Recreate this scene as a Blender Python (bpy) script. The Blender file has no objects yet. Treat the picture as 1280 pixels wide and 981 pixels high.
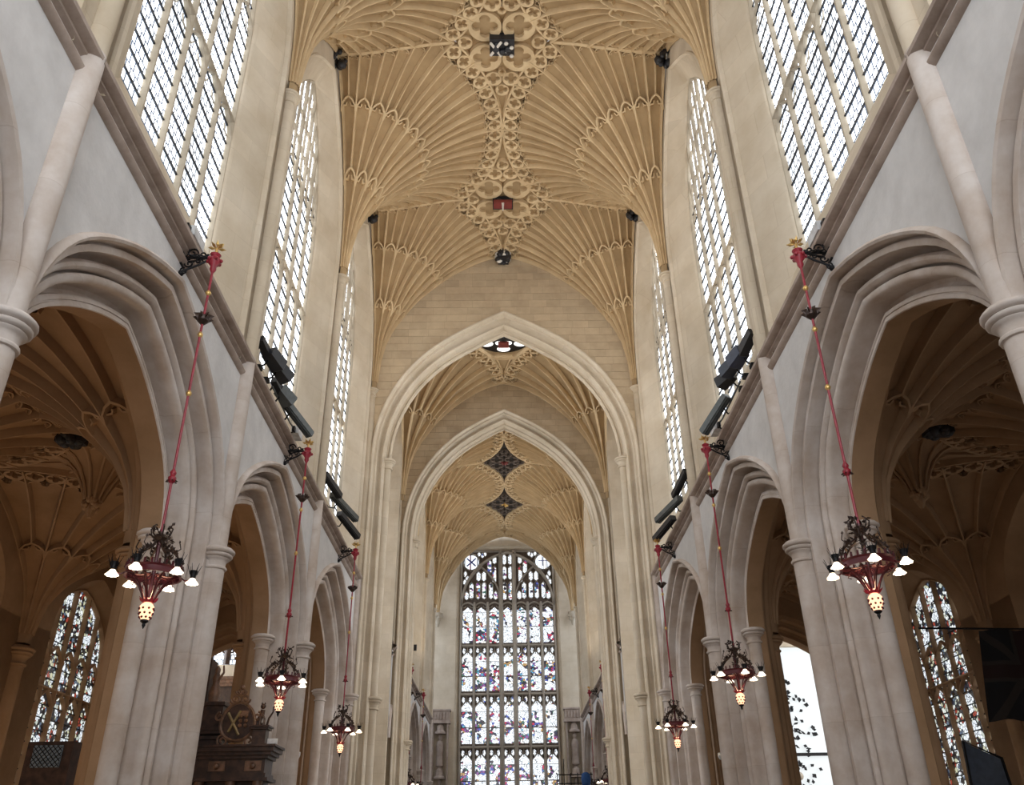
import bpy, math, random
from math import sin, cos, pi, sqrt, radians, acos, atan2
from mathutils import Matrix, Vector
random.seed(7)
scene = bpy.context.scene
col = scene.collection

# ------------------------------------------------------------------ camera
CAMX, CAMZ = -0.115, 1.6
f_px, pitch, roll, yaw = 1062.8, 0.5081, -0.0165, 0.0140
fw = Vector((sin(yaw)*cos(pitch), cos(yaw)*cos(pitch), sin(pitch)))
r0 = Vector((cos(yaw), -sin(yaw), 0)); u0 = r0.cross(fw)
rt = cos(roll)*r0 + sin(roll)*u0; up = -sin(roll)*r0 + cos(roll)*u0
cam = bpy.data.objects.new('camera', bpy.data.cameras.new('camera'))
col.objects.link(cam)
cam.matrix_world = Matrix(((rt.x, up.x, -fw.x, CAMX), (rt.y, up.y, -fw.y, 0), (rt.z, up.z, -fw.z, CAMZ), (0, 0, 0, 1)))
cam.data.sensor_width = 36; cam.data.sensor_fit = 'HORIZONTAL'; cam.data.lens = 36*f_px/1280
cam.data.clip_start = 0.05; cam.data.clip_end = 400
scene.camera = cam

# ------------------------------------------------------------------ world and exposure
w = bpy.data.worlds.new('sky'); scene.world = w; w.use_nodes = True
w.node_tree.nodes['Background'].inputs[0].default_value = (0.75, 0.85, 1.0, 1)
w.node_tree.nodes['Background'].inputs[1].default_value = 1.0
scene.view_settings.view_transform = 'Standard'
scene.view_settings.look = 'None'
scene.view_settings.gamma = 1
scene.view_settings.use_curve_mapping = False
scene.view_settings.exposure = 0.84
CLERE_E, WEST_E, EAST_E, AISLE_E = 2.3, 5.5, 0.80, 0.62

# ------------------------------------------------------------------ dimensions (metres, floor at 0)
S0, L = 13.93, 6.97
W = 5.0
SB = [S0 - L, S0, S0 + L, S0 + 2*L]           # bay boundaries on the nave side
BAYC = [S0 - 1.5*L, S0 - .5*L, S0 + .5*L, S0 + 1.5*L]
CH = [37.75, 44.8, 51.85, 58.9]; CHC = [41.28, 48.33, 55.38]
ZC, ZS, ZV, ZR = 6.34, 10.0, 17.28, 23.62
HB = L/2
T = 1.36                                        # arcade wall thickness

# ------------------------------------------------------------------ mesh builder
class MB:
    def __init__(s): s.v = []; s.f = []
    def add(s, vs, fs):
        o = len(s.v); s.v += [tuple(p) for p in vs]; s.f += [tuple(i+o for i in q) for q in fs]; return s
    def grid(s, rows, closed=False):
        n = len(rows[0]); vs = [p for r in rows for p in r]; fs = []
        for i in range(len(rows)-1):
            for j in range(n-1 if not closed else n):
                a = i*n+j; b = i*n+(j+1) % n
                fs.append((a, b, b+n, a+n))
        return s.add(vs, fs)
    def box(s, x0, x1, y0, y1, z0, z1):
        vs = [(x, y, z) for x in (x0, x1) for y in (y0, y1) for z in (z0, z1)]
        return s.add(vs, [(0, 1, 3, 2), (4, 6, 7, 5), (0, 4, 5, 1), (2, 3, 7, 6), (0, 2, 6, 4), (1, 5, 7, 3)])
    def lathe(s, prof, n=16, c=(0, 0), a0=0, a1=2*pi, cap=True):
        full = abs(a1-a0-2*pi) < 1e-6
        m = n if full else n+1
        rows = [[(c[0]+r*cos(a0+(a1-a0)*k/n), c[1]+r*sin(a0+(a1-a0)*k/n), z) for k in range(m)] for r, z in prof]
        s.grid(rows, full)
        if cap and full:
            for r in (rows[0], rows[-1]):
                s.add(r, [tuple(range(len(r)))])
        return s
    def tube(s, pts, r, n=6, taper=None):
        pts = [Vector(p) for p in pts]; rows = []
        t0 = (pts[1]-pts[0]).normalized()
        ref = Vector((0, 0, 1)) if abs(t0.z) < .9 else Vector((1, 0, 0))
        a = t0.cross(ref).normalized()
        for i, p in enumerate(pts):
            t = (pts[min(i+1, len(pts)-1)]-pts[max(i-1, 0)]).normalized()
            a = (a - t*a.dot(t)).normalized(); b = t.cross(a)
            rr = r if taper is None else r*(1+(taper-1)*i/(len(pts)-1))
            rows.append([tuple(p+a*rr*cos(2*pi*k/n)+b*rr*sin(2*pi*k/n)) for k in range(n)])
        s.grid(rows, True); s.add(rows[0], [tuple(range(n))]); s.add(rows[-1], [tuple(range(n))]); return s
    def prism(s, poly, y0, y1):
        n = len(poly)
        vs = [(x, y0, z) for x, z in poly]+[(x, y1, z) for x, z in poly]
        fs = [tuple(range(n)), tuple(range(2*n-1, n-1, -1))]+[(i, (i+1) % n, (i+1) % n+n, i+n) for i in range(n)]
        return s.add(vs, fs)
    def ball(s, c, r, n=8, sz=1.0):
        prof = [(max(r*sin(pi*k/6), 1e-4), c[2]-r*sz*cos(pi*k/6)) for k in range(7)]
        return s.lathe(prof, n, (c[0], c[1]), cap=False)
    def build(s, name, mat=None, smooth=None):
        m = bpy.data.meshes.new(name); m.from_pydata(s.v, [], s.f); 
        if mat: m.materials.append(mat)
        if smooth is not None:
            m.shade_smooth(); m.set_sharp_from_angle(angle=radians(smooth))
        m.update(); return m

def put(name, mesh, parent=None, loc=(0, 0, 0), rz=0.0, scale=None):
    o = bpy.data.objects.new(name, mesh); col.objects.link(o)
    o.location = loc; o.rotation_euler = (0, 0, rz)
    if scale: o.scale = scale
    if parent: o.parent = parent
    return o
def tag(o, label=None, cat=None, group=None, kind=None):
    if label: o['label'] = label
    if cat: o['category'] = cat
    if group: o['group'] = group
    if kind: o['kind'] = kind
    return o
def empty(name, loc=(0, 0, 0), rz=0.0, parent=None):
    o = put(name, None, parent, loc, rz); o.empty_display_size = .2; return o
def copy_tree(o, parent=None):
    c = o.copy(); col.objects.link(c); c.parent = parent
    for ch in [x for x in o.children]: copy_tree(ch, c)
    return c

# ------------------------------------------------------------------ materials
def newmat(name):
    m = bpy.data.materials.new(name); m.use_nodes = True
    return m, m.node_tree, m.node_tree.nodes['Principled BSDF']
def stone(name, c1, c2, scale=1.2, rough=.85, bump=.15, rnd=.10, grime=.0, joints=None):
    m, nt, b = newmat(name); N = nt.nodes.new; K = nt.links.new
    geo = N('ShaderNodeNewGeometry')
    n1 = N('ShaderNodeTexNoise'); n1.inputs['Scale'].default_value = scale; n1.inputs['Detail'].default_value = 6; n1.inputs['Roughness'].default_value = .62
    K(geo.outputs['Position'], n1.inputs['Vector'])
    rmp = N('ShaderNodeValToRGB'); rmp.color_ramp.elements[0].position = .32; rmp.color_ramp.elements[1].position = .68
    rmp.color_ramp.elements[0].color = (*c2, 1); rmp.color_ramp.elements[1].color = (*c1, 1)
    K(n1.outputs['Fac'], rmp.inputs['Fac']); out = rmp.outputs['Color']
    info = N('ShaderNodeObjectInfo')
    mr = N('ShaderNodeMapRange'); mr.inputs['To Min'].default_value = 1-rnd; mr.inputs['To Max'].default_value = 1+rnd*.6
    K(info.outputs['Random'], mr.inputs['Value'])
    mx = N('ShaderNodeVectorMath'); mx.operation = 'SCALE'; K(out, mx.inputs[0]); K(mr.outputs['Result'], mx.inputs['Scale']); out = mx.outputs['Vector']
    if joints:
        # thin mason's joints, ruled on the stone by height and along the run
        sep = N('ShaderNodeSeparateXYZ'); K(geo.outputs['Position'], sep.inputs[0])
        add = N('ShaderNodeMath'); add.operation = 'ADD'; K(sep.outputs['X'], add.inputs[0]); K(sep.outputs['Y'], add.inputs[1])
        cmb = N('ShaderNodeCombineXYZ'); K(add.outputs[0], cmb.inputs['X']); K(sep.outputs['Z'], cmb.inputs['Y'])
        bt = N('ShaderNodeTexBrick'); bt.inputs['Scale'].default_value = 1; bt.inputs['Brick Width'].default_value = joints[0]; bt.inputs['Row Height'].default_value = joints[1]
        bt.inputs['Mortar Size'].default_value = .006; bt.inputs['Mortar Smooth'].default_value = .5
        bt.inputs['Color1'].default_value = (1, 1, 1, 1); bt.inputs['Color2'].default_value = (.93, .93, .93, 1); bt.inputs['Mortar'].default_value = (.86, .84, .82, 1)
        K(cmb.outputs[0], bt.inputs['Vector'])
        mu = N('ShaderNodeVectorMath'); mu.operation = 'MULTIPLY'; K(out, mu.inputs[0]); K(bt.outputs['Color'], mu.inputs[1]); out = mu.outputs['Vector']
    K(out, b.inputs['Base Color'])
    b.inputs['Roughness'].default_value = rough; b.inputs['Specular IOR Level'].default_value = .2
    n2 = N('ShaderNodeTexNoise'); n2.inputs['Scale'].default_value = 14; n2.inputs['Detail'].default_value = 4; K(geo.outputs['Position'], n2.inputs['Vector'])
    bp = N('ShaderNodeBump'); bp.inputs['Strength'].default_value = bump; bp.inputs['Distance'].default_value = .02
    K(n2.outputs['Fac'], bp.inputs['Height']); K(bp.outputs['Normal'], b.inputs['Normal'])
    return m
def plain(name, c, rough=.6, metal=0.0, rnd=0.0, noise=0.0):
    m, nt, b = newmat(name); N = nt.nodes.new; K = nt.links.new
    b.inputs['Roughness'].default_value = rough; b.inputs['Metallic'].default_value = metal
    t = N('ShaderNodeTexNoise'); t.inputs['Scale'].default_value = 9; t.inputs['Detail'].default_value = 4
    tc = N('ShaderNodeTexCoord'); K(tc.outputs['Object'], t.inputs['Vector'])
    r = N('ShaderNodeValToRGB'); k = noise or .15
    r.color_ramp.elements[0].position = .35; r.color_ramp.elements[1].position = .65
    r.color_ramp.elements[0].color = (*[x*(1-k) for x in c], 1); r.color_ramp.elements[1].color = (*[min(1, x*(1+k)) for x in c], 1)
    K(t.outputs['Fac'], r.inputs['Fac']); K(r.outputs['Color'], b.inputs['Base Color'])
    return m
def glow(name, c, e):
    m, nt, b = newmat(name)
    b.inputs['Base Color'].default_value = (*[x*.25 for x in c], 1); b.inputs['Emission Color'].default_value = (*c, 1); b.inputs['Emission Strength'].default_value = e
    return m
def quarry_glass(name, e, cell=(.16, .20), tint=((.86, .93, 1), (1, 1, 1))):
    """leaded clear quarries with daylight behind them"""
    m, nt, b = newmat(name); N = nt.nodes.new; K = nt.links.new
    tc = N('ShaderNodeTexCoord'); sep = N('ShaderNodeSeparateXYZ'); K(tc.outputs['Object'], sep.inputs[0])
    cmb = N('ShaderNodeCombineXYZ'); K(sep.outputs['X'], cmb.inputs['X']); K(sep.outputs['Z'], cmb.inputs['Y'])
    bt = N('ShaderNodeTexBrick'); bt.inputs['Scale'].default_value = 1; bt.inputs['Brick Width'].default_value = cell[0]; bt.inputs['Row Height'].default_value = cell[1]
    bt.offset = .5; bt.inputs['Mortar Size'].default_value = .019; bt.inputs['Mortar Smooth'].default_value = .1
    bt.inputs['Color1'].default_value = (*tint[0], 1); bt.inputs['Color2'].default_value = (*tint[1], 1); bt.inputs['Mortar'].default_value = (.02, .03, .05, 1)
    K(cmb.outputs[0], bt.inputs['Vector'])
    nz = N('ShaderNodeTexNoise'); nz.inputs['Scale'].default_value = .8; nz.inputs['Detail'].default_value = 3
    geo = N('ShaderNodeNewGeometry'); K(geo.outputs['Position'], nz.inputs['Vector'])
    mr = N('ShaderNodeMapRange'); mr.inputs['From Min'].default_value = .35; mr.inputs['From Max'].default_value = .65; mr.inputs['To Min'].default_value = .45; mr.inputs['To Max'].default_value = 1.3
    K(nz.outputs['Fac'], mr.inputs['Value'])
    sc = N('ShaderNodeVectorMath'); sc.operation = 'SCALE'; K(bt.outputs['Color'], sc.inputs[0]); K(mr.outputs['Result'], sc.inputs['Scale'])
    K(sc.outputs['Vector'], b.inputs['Emission Color']); b.inputs['Emission Strength'].default_value = e
    b.inputs['Base Color'].default_value = (.1, .12, .14, 1); b.inputs['Roughness'].default_value = .15
    return m
def stained(name, e, scale=9.0, whites=.55, dark=.12, lead=.035, palette=None):
    m, nt, b = newmat(name); N = nt.nodes.new; K = nt.links.new
    tc = N('ShaderNodeTexCoord'); info = N('ShaderNodeObjectInfo')
    sep = N('ShaderNodeSeparateXYZ'); K(tc.outputs['Object'], sep.inputs[0])
    mu = N('ShaderNodeMath'); mu.operation = 'MULTIPLY'; mu.inputs[1].default_value = 37; K(info.outputs['Random'], mu.inputs[0])
    cmb = N('ShaderNodeCombineXYZ'); K(sep.outputs['X'], cmb.inputs['X']); K(sep.outputs['Z'], cmb.inputs['Y']); K(mu.outputs[0], cmb.inputs['Z'])
    vo = N('ShaderNodeTexVoronoi'); vo.inputs['Scale'].default_value = scale; K(cmb.outputs[0], vo.inputs['Vector'])
    s2 = N('ShaderNodeSeparateColor'); K(vo.outputs['Color'], s2.inputs[0])
    r = N('ShaderNodeValToRGB'); r.color_ramp.interpolation = 'CONSTANT'
    pal = palette or [(.9, .95, 1), (.42, .03, .07), (1, 1, .95), (.06, .09, .36), (.02, .02, .03), (.85, .9, 1), (.20, .07, .25), (.10, .30, .45), (.05, .04, .05), (1, .97, .9), (.40, .25, .10), (.03, .03, .06), (.05, .13, .10)]
    for i, c in enumerate(pal):
        p = i/len(pal)
        el = r.color_ramp.elements[0] if i == 0 else (r.color_ramp.elements[1] if i == 1 else r.color_ramp.elements.new(p))
        el.position = p; el.color = (*c, 1)
    K(s2.outputs[0], r.inputs['Fac'])
    # figures gather where a coarse noise is high, plain pale glass elsewhere
    nz = N('ShaderNodeTexNoise'); nz.inputs['Scale'].default_value = scale*.22; nz.inputs['Detail'].default_value = 1; K(cmb.outputs[0], nz.inputs['Vector'])
    gt = N('ShaderNodeMath'); gt.operation = 'GREATER_THAN'; gt.inputs[1].default_value = whites; K(nz.outputs['Fac'], gt.inputs[0])
    mx = N('ShaderNodeMix'); mx.data_type = 'RGBA'; K(gt.outputs[0], mx.inputs['Factor']); mx.inputs['A'].default_value = (.86, .93, 1, 1); K(r.outputs['Color'], mx.inputs['B'])
    ve = N('ShaderNodeTexVoronoi'); ve.feature = 'DISTANCE_TO_EDGE'; ve.inputs['Scale'].default_value = scale; K(cmb.outputs[0], ve.inputs['Vector'])
    g2 = N('ShaderNodeMath'); g2.operation = 'GREATER_THAN'; g2.inputs[1].default_value = lead; K(ve.outputs['Distance'], g2.inputs[0])
    mr = N('ShaderNodeMapRange'); mr.inputs['To Min'].default_value = .06; K(g2.outputs[0], mr.inputs['Value'])
    sc = N('ShaderNodeVectorMath'); sc.operation = 'SCALE'; K(mx.outputs['Result'], sc.inputs[0]); K(mr.outputs['Result'], sc.inputs['Scale'])
    K(sc.outputs['Vector'], b.inputs['Emission Color']); b.inputs['Emission Strength'].default_value = e
    b.inputs['Base Color'].default_value = (.04, .04, .05, 1); b.inputs['Roughness'].default_value = .2
    return m

PLASTER = stone('limewashed_plaster', (.73, .715, .705), (.60, .585, .575), 1.6, rnd=.03, bump=.25)
PALE = stone('pale_dressed_stone', (.72, .655, .61), (.52, .42, .345), 1.5, rnd=.04, joints=(40., 1.15))
UPPER = stone('cream_upper_stone', (.70, .61, .485), (.57, .475, .35), .9, rnd=.03, joints=(1.1, .62))
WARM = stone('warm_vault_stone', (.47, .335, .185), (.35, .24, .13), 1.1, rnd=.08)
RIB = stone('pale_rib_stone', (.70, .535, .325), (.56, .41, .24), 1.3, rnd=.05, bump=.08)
ASHLAR = stone('ashlar_block_stone', (.58, .46, .31), (.47, .36, .24), 1.6, rnd=.10)
JOINT = stone('mortar', (.44, .35, .24), (.38, .30, .20), 3)
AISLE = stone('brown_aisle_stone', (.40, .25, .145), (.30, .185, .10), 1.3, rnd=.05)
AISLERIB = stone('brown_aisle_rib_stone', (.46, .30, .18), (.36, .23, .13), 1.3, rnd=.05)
STRING = stone('weathered_string_stone', (.52, .43, .37), (.33, .255, .21), 2.2)
MULL = stone('window_stone', (.52, .45, .35), (.42, .355, .27), 2)
MULLG = stone('grey_window_stone', (.42, .37, .30), (.34, .29, .24), 2)
FLOORM = stone('stone_flags', (.34, .31, .28), (.26, .23, .2), 1.5, joints=(.9, .6))
IRON = plain('black_iron', (.012, .012, .014), .45, .6)
RED = plain('red_painted_iron', (.32, .018, .035), .4)
DKRED = plain('dark_red_iron', (.075, .010, .015), .4, .2)
GOLD = plain('gilded_metal', (.75, .50, .18), .35, .7)
LEAF = plain('dark_bronze_leaf', (.055, .035, .028), .4, .5)
BLACKM = plain('black_lamp_housing', (.015, .016, .02), .5)
GREYM = plain('grey_lamp_housing', (.10, .11, .11), .45, .3)
WHITEM = plain('white_plastic', (.62, .63, .64), .5)
WOOD = plain('dark_carved_oak', (.045, .022, .014), .4, 0, noise=.5)
WOODL = plain('lighter_carved_oak', (.16, .085, .05), .4, 0, noise=.4)
DARK = plain('dark_recess', (.02, .014, .010), .9)
BOSSB = plain('black_painted_boss', (.018, .018, .022), .5)
BOSSW = plain('white_painted_boss', (.7, .66, .6), .5)
BOSSR = plain('red_painted_boss', (.20, .035, .03), .5)
CLERE = quarry_glass('clerestory_glass', CLERE_E)
SKYG = quarry_glass('west_glass', WEST_E)
LAMP = glow('lamp_glass', (1, .80, .58), 2.6)
CRYS = glow('lit_crystal', (1, .46, .26), 1.35)
TRANG = quarry_glass('transept_glass', 10)
EASTG = stained('east_stained_glass', EAST_E, 6.6, .49, lead=.05)
EASTC = stained('east_canopy_glass', EAST_E*1.1, 8, .60, lead=.05)
EBACK = plain('dark_tracery_stone', (.13, .10, .08), .9)
AISG = stained('aisle_stained_glass', AISLE_E, 10, .42, lead=.07,
               palette=[(.8, .85, .8), (.02, .02, .02), (.55, .55, .38), (.03, .03, .03), (.85, .9, .9), (.01, .01, .01), (.30, .05, .03), (.5, .55, .5), (.02, .02, .03), (.10, .14, .2)])
WHITEGLOW = glow('obscured_white_glass', (.90, .95, .97), .42)  # white-lit transept surface, its brightness put in as emission

# ------------------------------------------------------------------ four-centred arch
class Arch:
    def __init__(s, a, z, h, r1=.58, th=50):
        s.a, s.z, s.h, s.th = a, z, h, radians(th); s.r1 = r1*a
        c, q = cos(s.th), sin(s.th)
        den = 2*(s.r1+(a-s.r1)*c-h*q)
        while den < .05*a:
            s.r1 *= 1.06; den = 2*(s.r1+(a-s.r1)*c-h*q)
        k = ((a-s.r1)**2+h*h-s.r1**2)/den
        s.r2 = s.r1+k; s.c1 = a-s.r1; s.c2 = (s.c1-k*c, -k*q)
    def half(s, d=0, n=8):
        out = []; R1, R2 = s.r1-d, s.r2-d
        for i in range(n): t = s.th*i/n; out.append((s.c1+R1*cos(t), s.z+R1*sin(t)))
        te = acos(max(-1, min(1, -s.c2[0]/R2)))
        for i in range(n+1): t = s.th+(te-s.th)*i/n; out.append((s.c2[0]+R2*cos(t), s.z+s.c2[1]+R2*sin(t)))
        out[-1] = (0.0, out[-1][1])
        return out
    def full(s, d=0, n=8):
        h = s.half(d, n); return h+[(-x, z) for x, z in h[-2::-1]]
    def top(s, x, d=0):
        x = abs(x); p = s.half(d, 16)
        if x >= p[0][0]: return None
        for (x0, z0), (x1, z1) in zip(p, p[1:]):
            if x1 <= x <= x0: return z0+(z1-z0)*(x0-x)/max(x0-x1, 1e-9)
        return p[-1][1]
def sweep_arch(A, prof, n=8):
    m = MB(); m.grid([[(x, w_, z) for x, z in A.full(d, n)] for d, w_ in prof]); return m
def jamb(A, prof, z0, z1, side=1):
    m = MB(); m.grid([[(side*(A.a-d), w_, z0), (side*(A.a-d), w_, z1)] for d, w_ in prof]); return m

# mouldings of an arcade order: (inward from the hood line, depth into the wall)
def sc(p, k=1.25): return [(d, w_*(k if w_ > 0 else 1)) for d, w_ in p]
HOOD = [(-.06, .03), (-.065, -.04), (-.045, -.09), (-.01, -.11), (.025, -.09), (.04, -.04), (.035, .04), (.04, .12), (.075, .12)]
OUTER = [(.075, .12), (.08, .05), (.165, .055), (.17, .07), (.15, .18), (.145, .32), (.17, .44), (.215, .48), (.23, .38), (.25, .295), (.285, .262), (.33, .262), (.365, .295), (.378, .36), (.37, .47), (.40, .50)]
MIDDLE = [(.40, .50), (.412, .37), (.42, .33), (.45, .308), (.49, .308), (.525, .335), (.54, .385), (.53, .46), (.52, .58), (.545, .68), (.60, .71)]
INNER = [(.60, .71), (.655, .69), (.665, .60), (.69, .585), (.735, .58), (.74, .60), (.76, .60), (.765, .58), (.815, .58), (.825, .60)]
BACK = [(.825, .60), (.825, T-.40), (.74, T-.40), (.66, T-.38), (.65, T-.32), (.58, T-.30), (.50, T-.24), (.45, T-.25), (.38, T-.20), (.36, T-.12), (.28, T-.10), (.20, T-.12), (.12, T-.05), (.10, T), (-.1, T)]
ARC = Arch(3.36, ZC, 3.05, .72, 52)

def rings(pairs): return pairs
CAPP = [(.20, -.42), (.235, -.41), (.245, -.385), (.235, -.36), (.205, -.35), (.21, -.27), (.235, -.22), (.27, -.20), (.275, -.185), (.26, -.175), (.30, -.165), (.325, -.14), (.325, -.115), (.30, -.095), (.29, -.09), (.335, -.08), (.362, -.055), (.362, -.02), (.34, .0), (.32, .005), (.31, .03), (.2, .05)]
def capital(k=1.0, n=20):
    return MB().lathe([(r*k, z*k) for r, z in CAPP], n)

# ------------------------------------------------------------------ floor and outer shell
fl = put('floor', MB().box(-24, 24, -12, 64, -.2, 0).build('floor', FLOORM)); tag(fl, 'grey stone flag floor of the church', kind='structure')

# ------------------------------------------------------------------ shared arcade meshes
M_ARCH = [(n, sweep_arch(ARC, p).build(n, PALE, 40)) for n, p in
          [('hood_mould', HOOD), ('outer_order', OUTER), ('middle_order', MIDDLE), ('inner_order', INNER)]]
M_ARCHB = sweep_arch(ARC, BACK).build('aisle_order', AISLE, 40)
def pier_meshes(z0=0.0):
    out = []
    for nm, p, mt in [('hood_jamb', HOOD, PALE), ('outer_jamb', OUTER, PALE), ('middle_jamb', MIDDLE, PALE), ('inner_jamb', INNER, PALE), ('aisle_jamb', BACK, AISLE)]:
        for sd in (1, -1):
            # jamb of the bay on either side of the pier: pier centre is the origin, so shift by half a bay
            m = MB(); m.grid([[(sd*(HB-(ARC.a-d)), w_, z0), (sd*(HB-(ARC.a-d)), w_, ZC)] for d, w_ in p])
            out.append((nm, m.build(nm, mt, 40)))
    return out
M_PIER = pier_meshes()
M_SHAFT = MB().lathe([(.165, 0), (.165, ZC-.30)], 20, cap=False).build('shaft', PALE, 60)
M_SHAFTS = MB().lathe([(.15, 0), (.15, ZC-.28)], 20, cap=False).build('shaft', PALE, 60)
M_CAP = capital(.82).build('capital', PALE, 50)
M_CAPS = capital(.76).build('capital', PALE, 50)
M_SHAFTA = MB().lathe([(.165, 0), (.165, ZC-.30)], 16, cap=False).build('shaft', AISLE, 60); M_CAPA = capital(.82).build('capital', AISLE, 50)
M_UPS = MB().lathe([(.155, ZC), (.155, ZV-.3)], 18, cap=False).build('vault_shaft', UPPER, 60)
M_UPL = MB().lathe([(.165, ZC), (.165, ZS+.15)], 18, cap=False).build('vault_shaft', PALE, 60)
M_UPH = MB().lathe([(.15, ZS+.1), (.15, ZV-.3)], 18, cap=False).build('vault_shaft', UPPER, 60)
M_CAPV = capital(.72).build('capital', UPPER, 50)

# spandrel wall of one bay, local frame: x along the wall, y into it, z up
def spandrel_mesh():
    m = MB(); h = ARC.full(-.02, 8)
    xs = sorted(set([x for x, z in h]+[-HB, HB, -3.4, 3.4])); rows = []
    for k in range(3):
        row = []
        for x in xs:
            z0 = ARC.top(x, -.02) if abs(x) < ARC.a else ZC
            z0 = z0 if z0 else ZC
            row.append((x, 0, z0+(ZS+.12-z0)*k/2))
        rows.append(row)
    m.grid(rows)
    # aisle face
    m.grid([[(x, T, z) for x, _, z in r] for r in rows])
    return m
M_SPAN = spandrel_mesh().build('spandrel', PLASTER)
WINO = Arch(3.10, 17.5, 4.85, .75, 48); WINI = Arch(2.08, 17.3, 4.45, .75, 48)
SILL = 11.5
def clere_mesh(hb=HB):
    m = MB(); xs = sorted(set([x for x, z in WINO.full(0, 8)]+[-hb, hb]))
    top = 24.0
    m.grid([[(x, 0, (WINO.top(x) or WINO.z) if abs(x) < WINO.a else ZS) for x in xs], [(x, 0, top) for x in xs]])
    # jamb strips beside the window
    for s in (-1, 1): m.grid([[(s*WINO.a, 0, ZS), (s*hb, 0, ZS)], [(s*WINO.a, 0, WINO.z), (s*hb, 0, WINO.z)]])
    m.grid([[(x, .02, ZS) for x in (-WINO.a, WINO.a)], [(x, .02, ZS+.3) for x in (-WINO.a, WINO.a)]])
    return m
M_CLERE = clere_mesh().build('clerestory_wall', UPPER)
def reveal_mesh():
    m = MB(); n = 8
    path = [(WINO.a, ZS-.1)]+WINO.full(0, n)+[(-WINO.a, ZS-.1)]
    pat2 = [(2.08, SILL-.6)]+WINI.full(0, n)+[(-2.08, SILL-.6)]
    rows = []
    # casing roll at the wall face, groove, then the plain splay
    offs = [(.0, .0), (.02, -.05), (.08, -.06), (.12, -.02), (.13, .03), (.16, .04)]
    def lerp(t, w_): return [(a[0]+(b[0]-a[0])*t, w_, a[1]+(b[1]-a[1])*t) for a, b in zip(path, pat2)]
    for t, w_ in [(0, 0), (.02, -.04), (.09, -.05), (.13, -.01), (.14, .05), (.19, .06), (.97, .44), (1.0, .50), (1.02, .60), (1.02, .9)]:
        rows.append(lerp(t, w_))
    m.grid(rows); return m
M_REV = reveal_mesh().build('window_reveal', UPPER, 40)
M_SILL = MB().box(-3.1, 3.1, .60, .95, ZS-.2, SILL+.02).grid([[(-3.12, -.03, ZS+.28), (3.12, -.03, ZS+.28)], [(-3.05, .02, ZS+.36), (3.05, .02, ZS+.36)], [(-2.3, .50, SILL), (2.3, .50, SILL)], [(-2.3, .8, SILL), (2.3, .8, SILL)]]).build('window_sill', UPPER)
STP = [(.0, -.30), (-.03, -.29), (-.07, -.26), (-.085, -.22), (-.07, -.185), (-.03, -.17), (.02, -.165), (.03, -.12), (.0, -.06), (-.07, -.03), (-.075, .0), (-.14, .01), (-.185, .04), (-.195, .09), (-.17, .13), (-.10, .15), (-.03, .155), (.0, .17), (-.05, .20), (-.06, .24), (-.02, .28), (.05, .30)]
def string_mesh(x0, x1):
    return MB().grid([[(x0, w_, ZS+z), (x1, w_, ZS+z)] for w_, z in STP])
M_STRING = string_mesh(-HB+.02, HB-.02).build('string_course', STRING, 35)

# ------------------------------------------------------------------ window kit (local frame, glass plane y = 0)
def bar2(m, pts, w_, d0, d1):
    """chamfered stone bar along a 2D path in the window plane"""
    P = [Vector((x, z)) for x, z in pts]; rows = [[] for _ in range(6)]
    for i, p in enumerate(P):
        a = P[max(i-1, 0)]; b = P[min(i+1, len(P)-1)]; t = (b-a).normalized(); n = Vector((-t.y, t.x))
        for k, (o, y) in enumerate([(-.5, d1), (-.5, (d0+d1)*.5), (-.18, d0), (.18, d0), (.5, (d0+d1)*.5), (.5, d1)]):
            q = p+n*o*w_; rows[k].append((q.x, y, q.y))
    m.grid(rows); return m
def light_head(m, x0, x1, z, rise, w_, d0, d1, cusps=True):
    c = (x0+x1)/2; a = (x1-x0)/2; A = Arch(a, z, rise, .7, 50); pts = [(c+x, zz) for x, zz in A.full(0, 4)]
    bar2(m, pts, w_, d0, d1)
    if cusps:
        for s in (-1, 1):
            bar2(m, [(c+s*a*.88, z+rise*.15), (c+s*a*.45, z+rise*.18), (c+s*a*.30, z+rise*.42)], w_*.5, (d0+d1)/2, d1)
def pane_poly(m, x0, x1, z0, z1, topf=None):
    if topf is None: m.add([(x0, 0, z0), (x1, 0, z0), (x1, 0, z1), (x0, 0, z1)], [(0, 1, 2, 3)])
    else:
        n = 6; xs = [x0+(x1-x0)*i/n for i in range(n+1)]
        tops = [max(z0+.001, min(z1, topf(x) or z0)) for x in xs]
        if max(tops) < z0+.01: return False
        m.grid([[(x, 0, z0) for x in xs], [(x, 0, t) for x, t in zip(xs, tops)]])
    return True
_pm = {}
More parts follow.
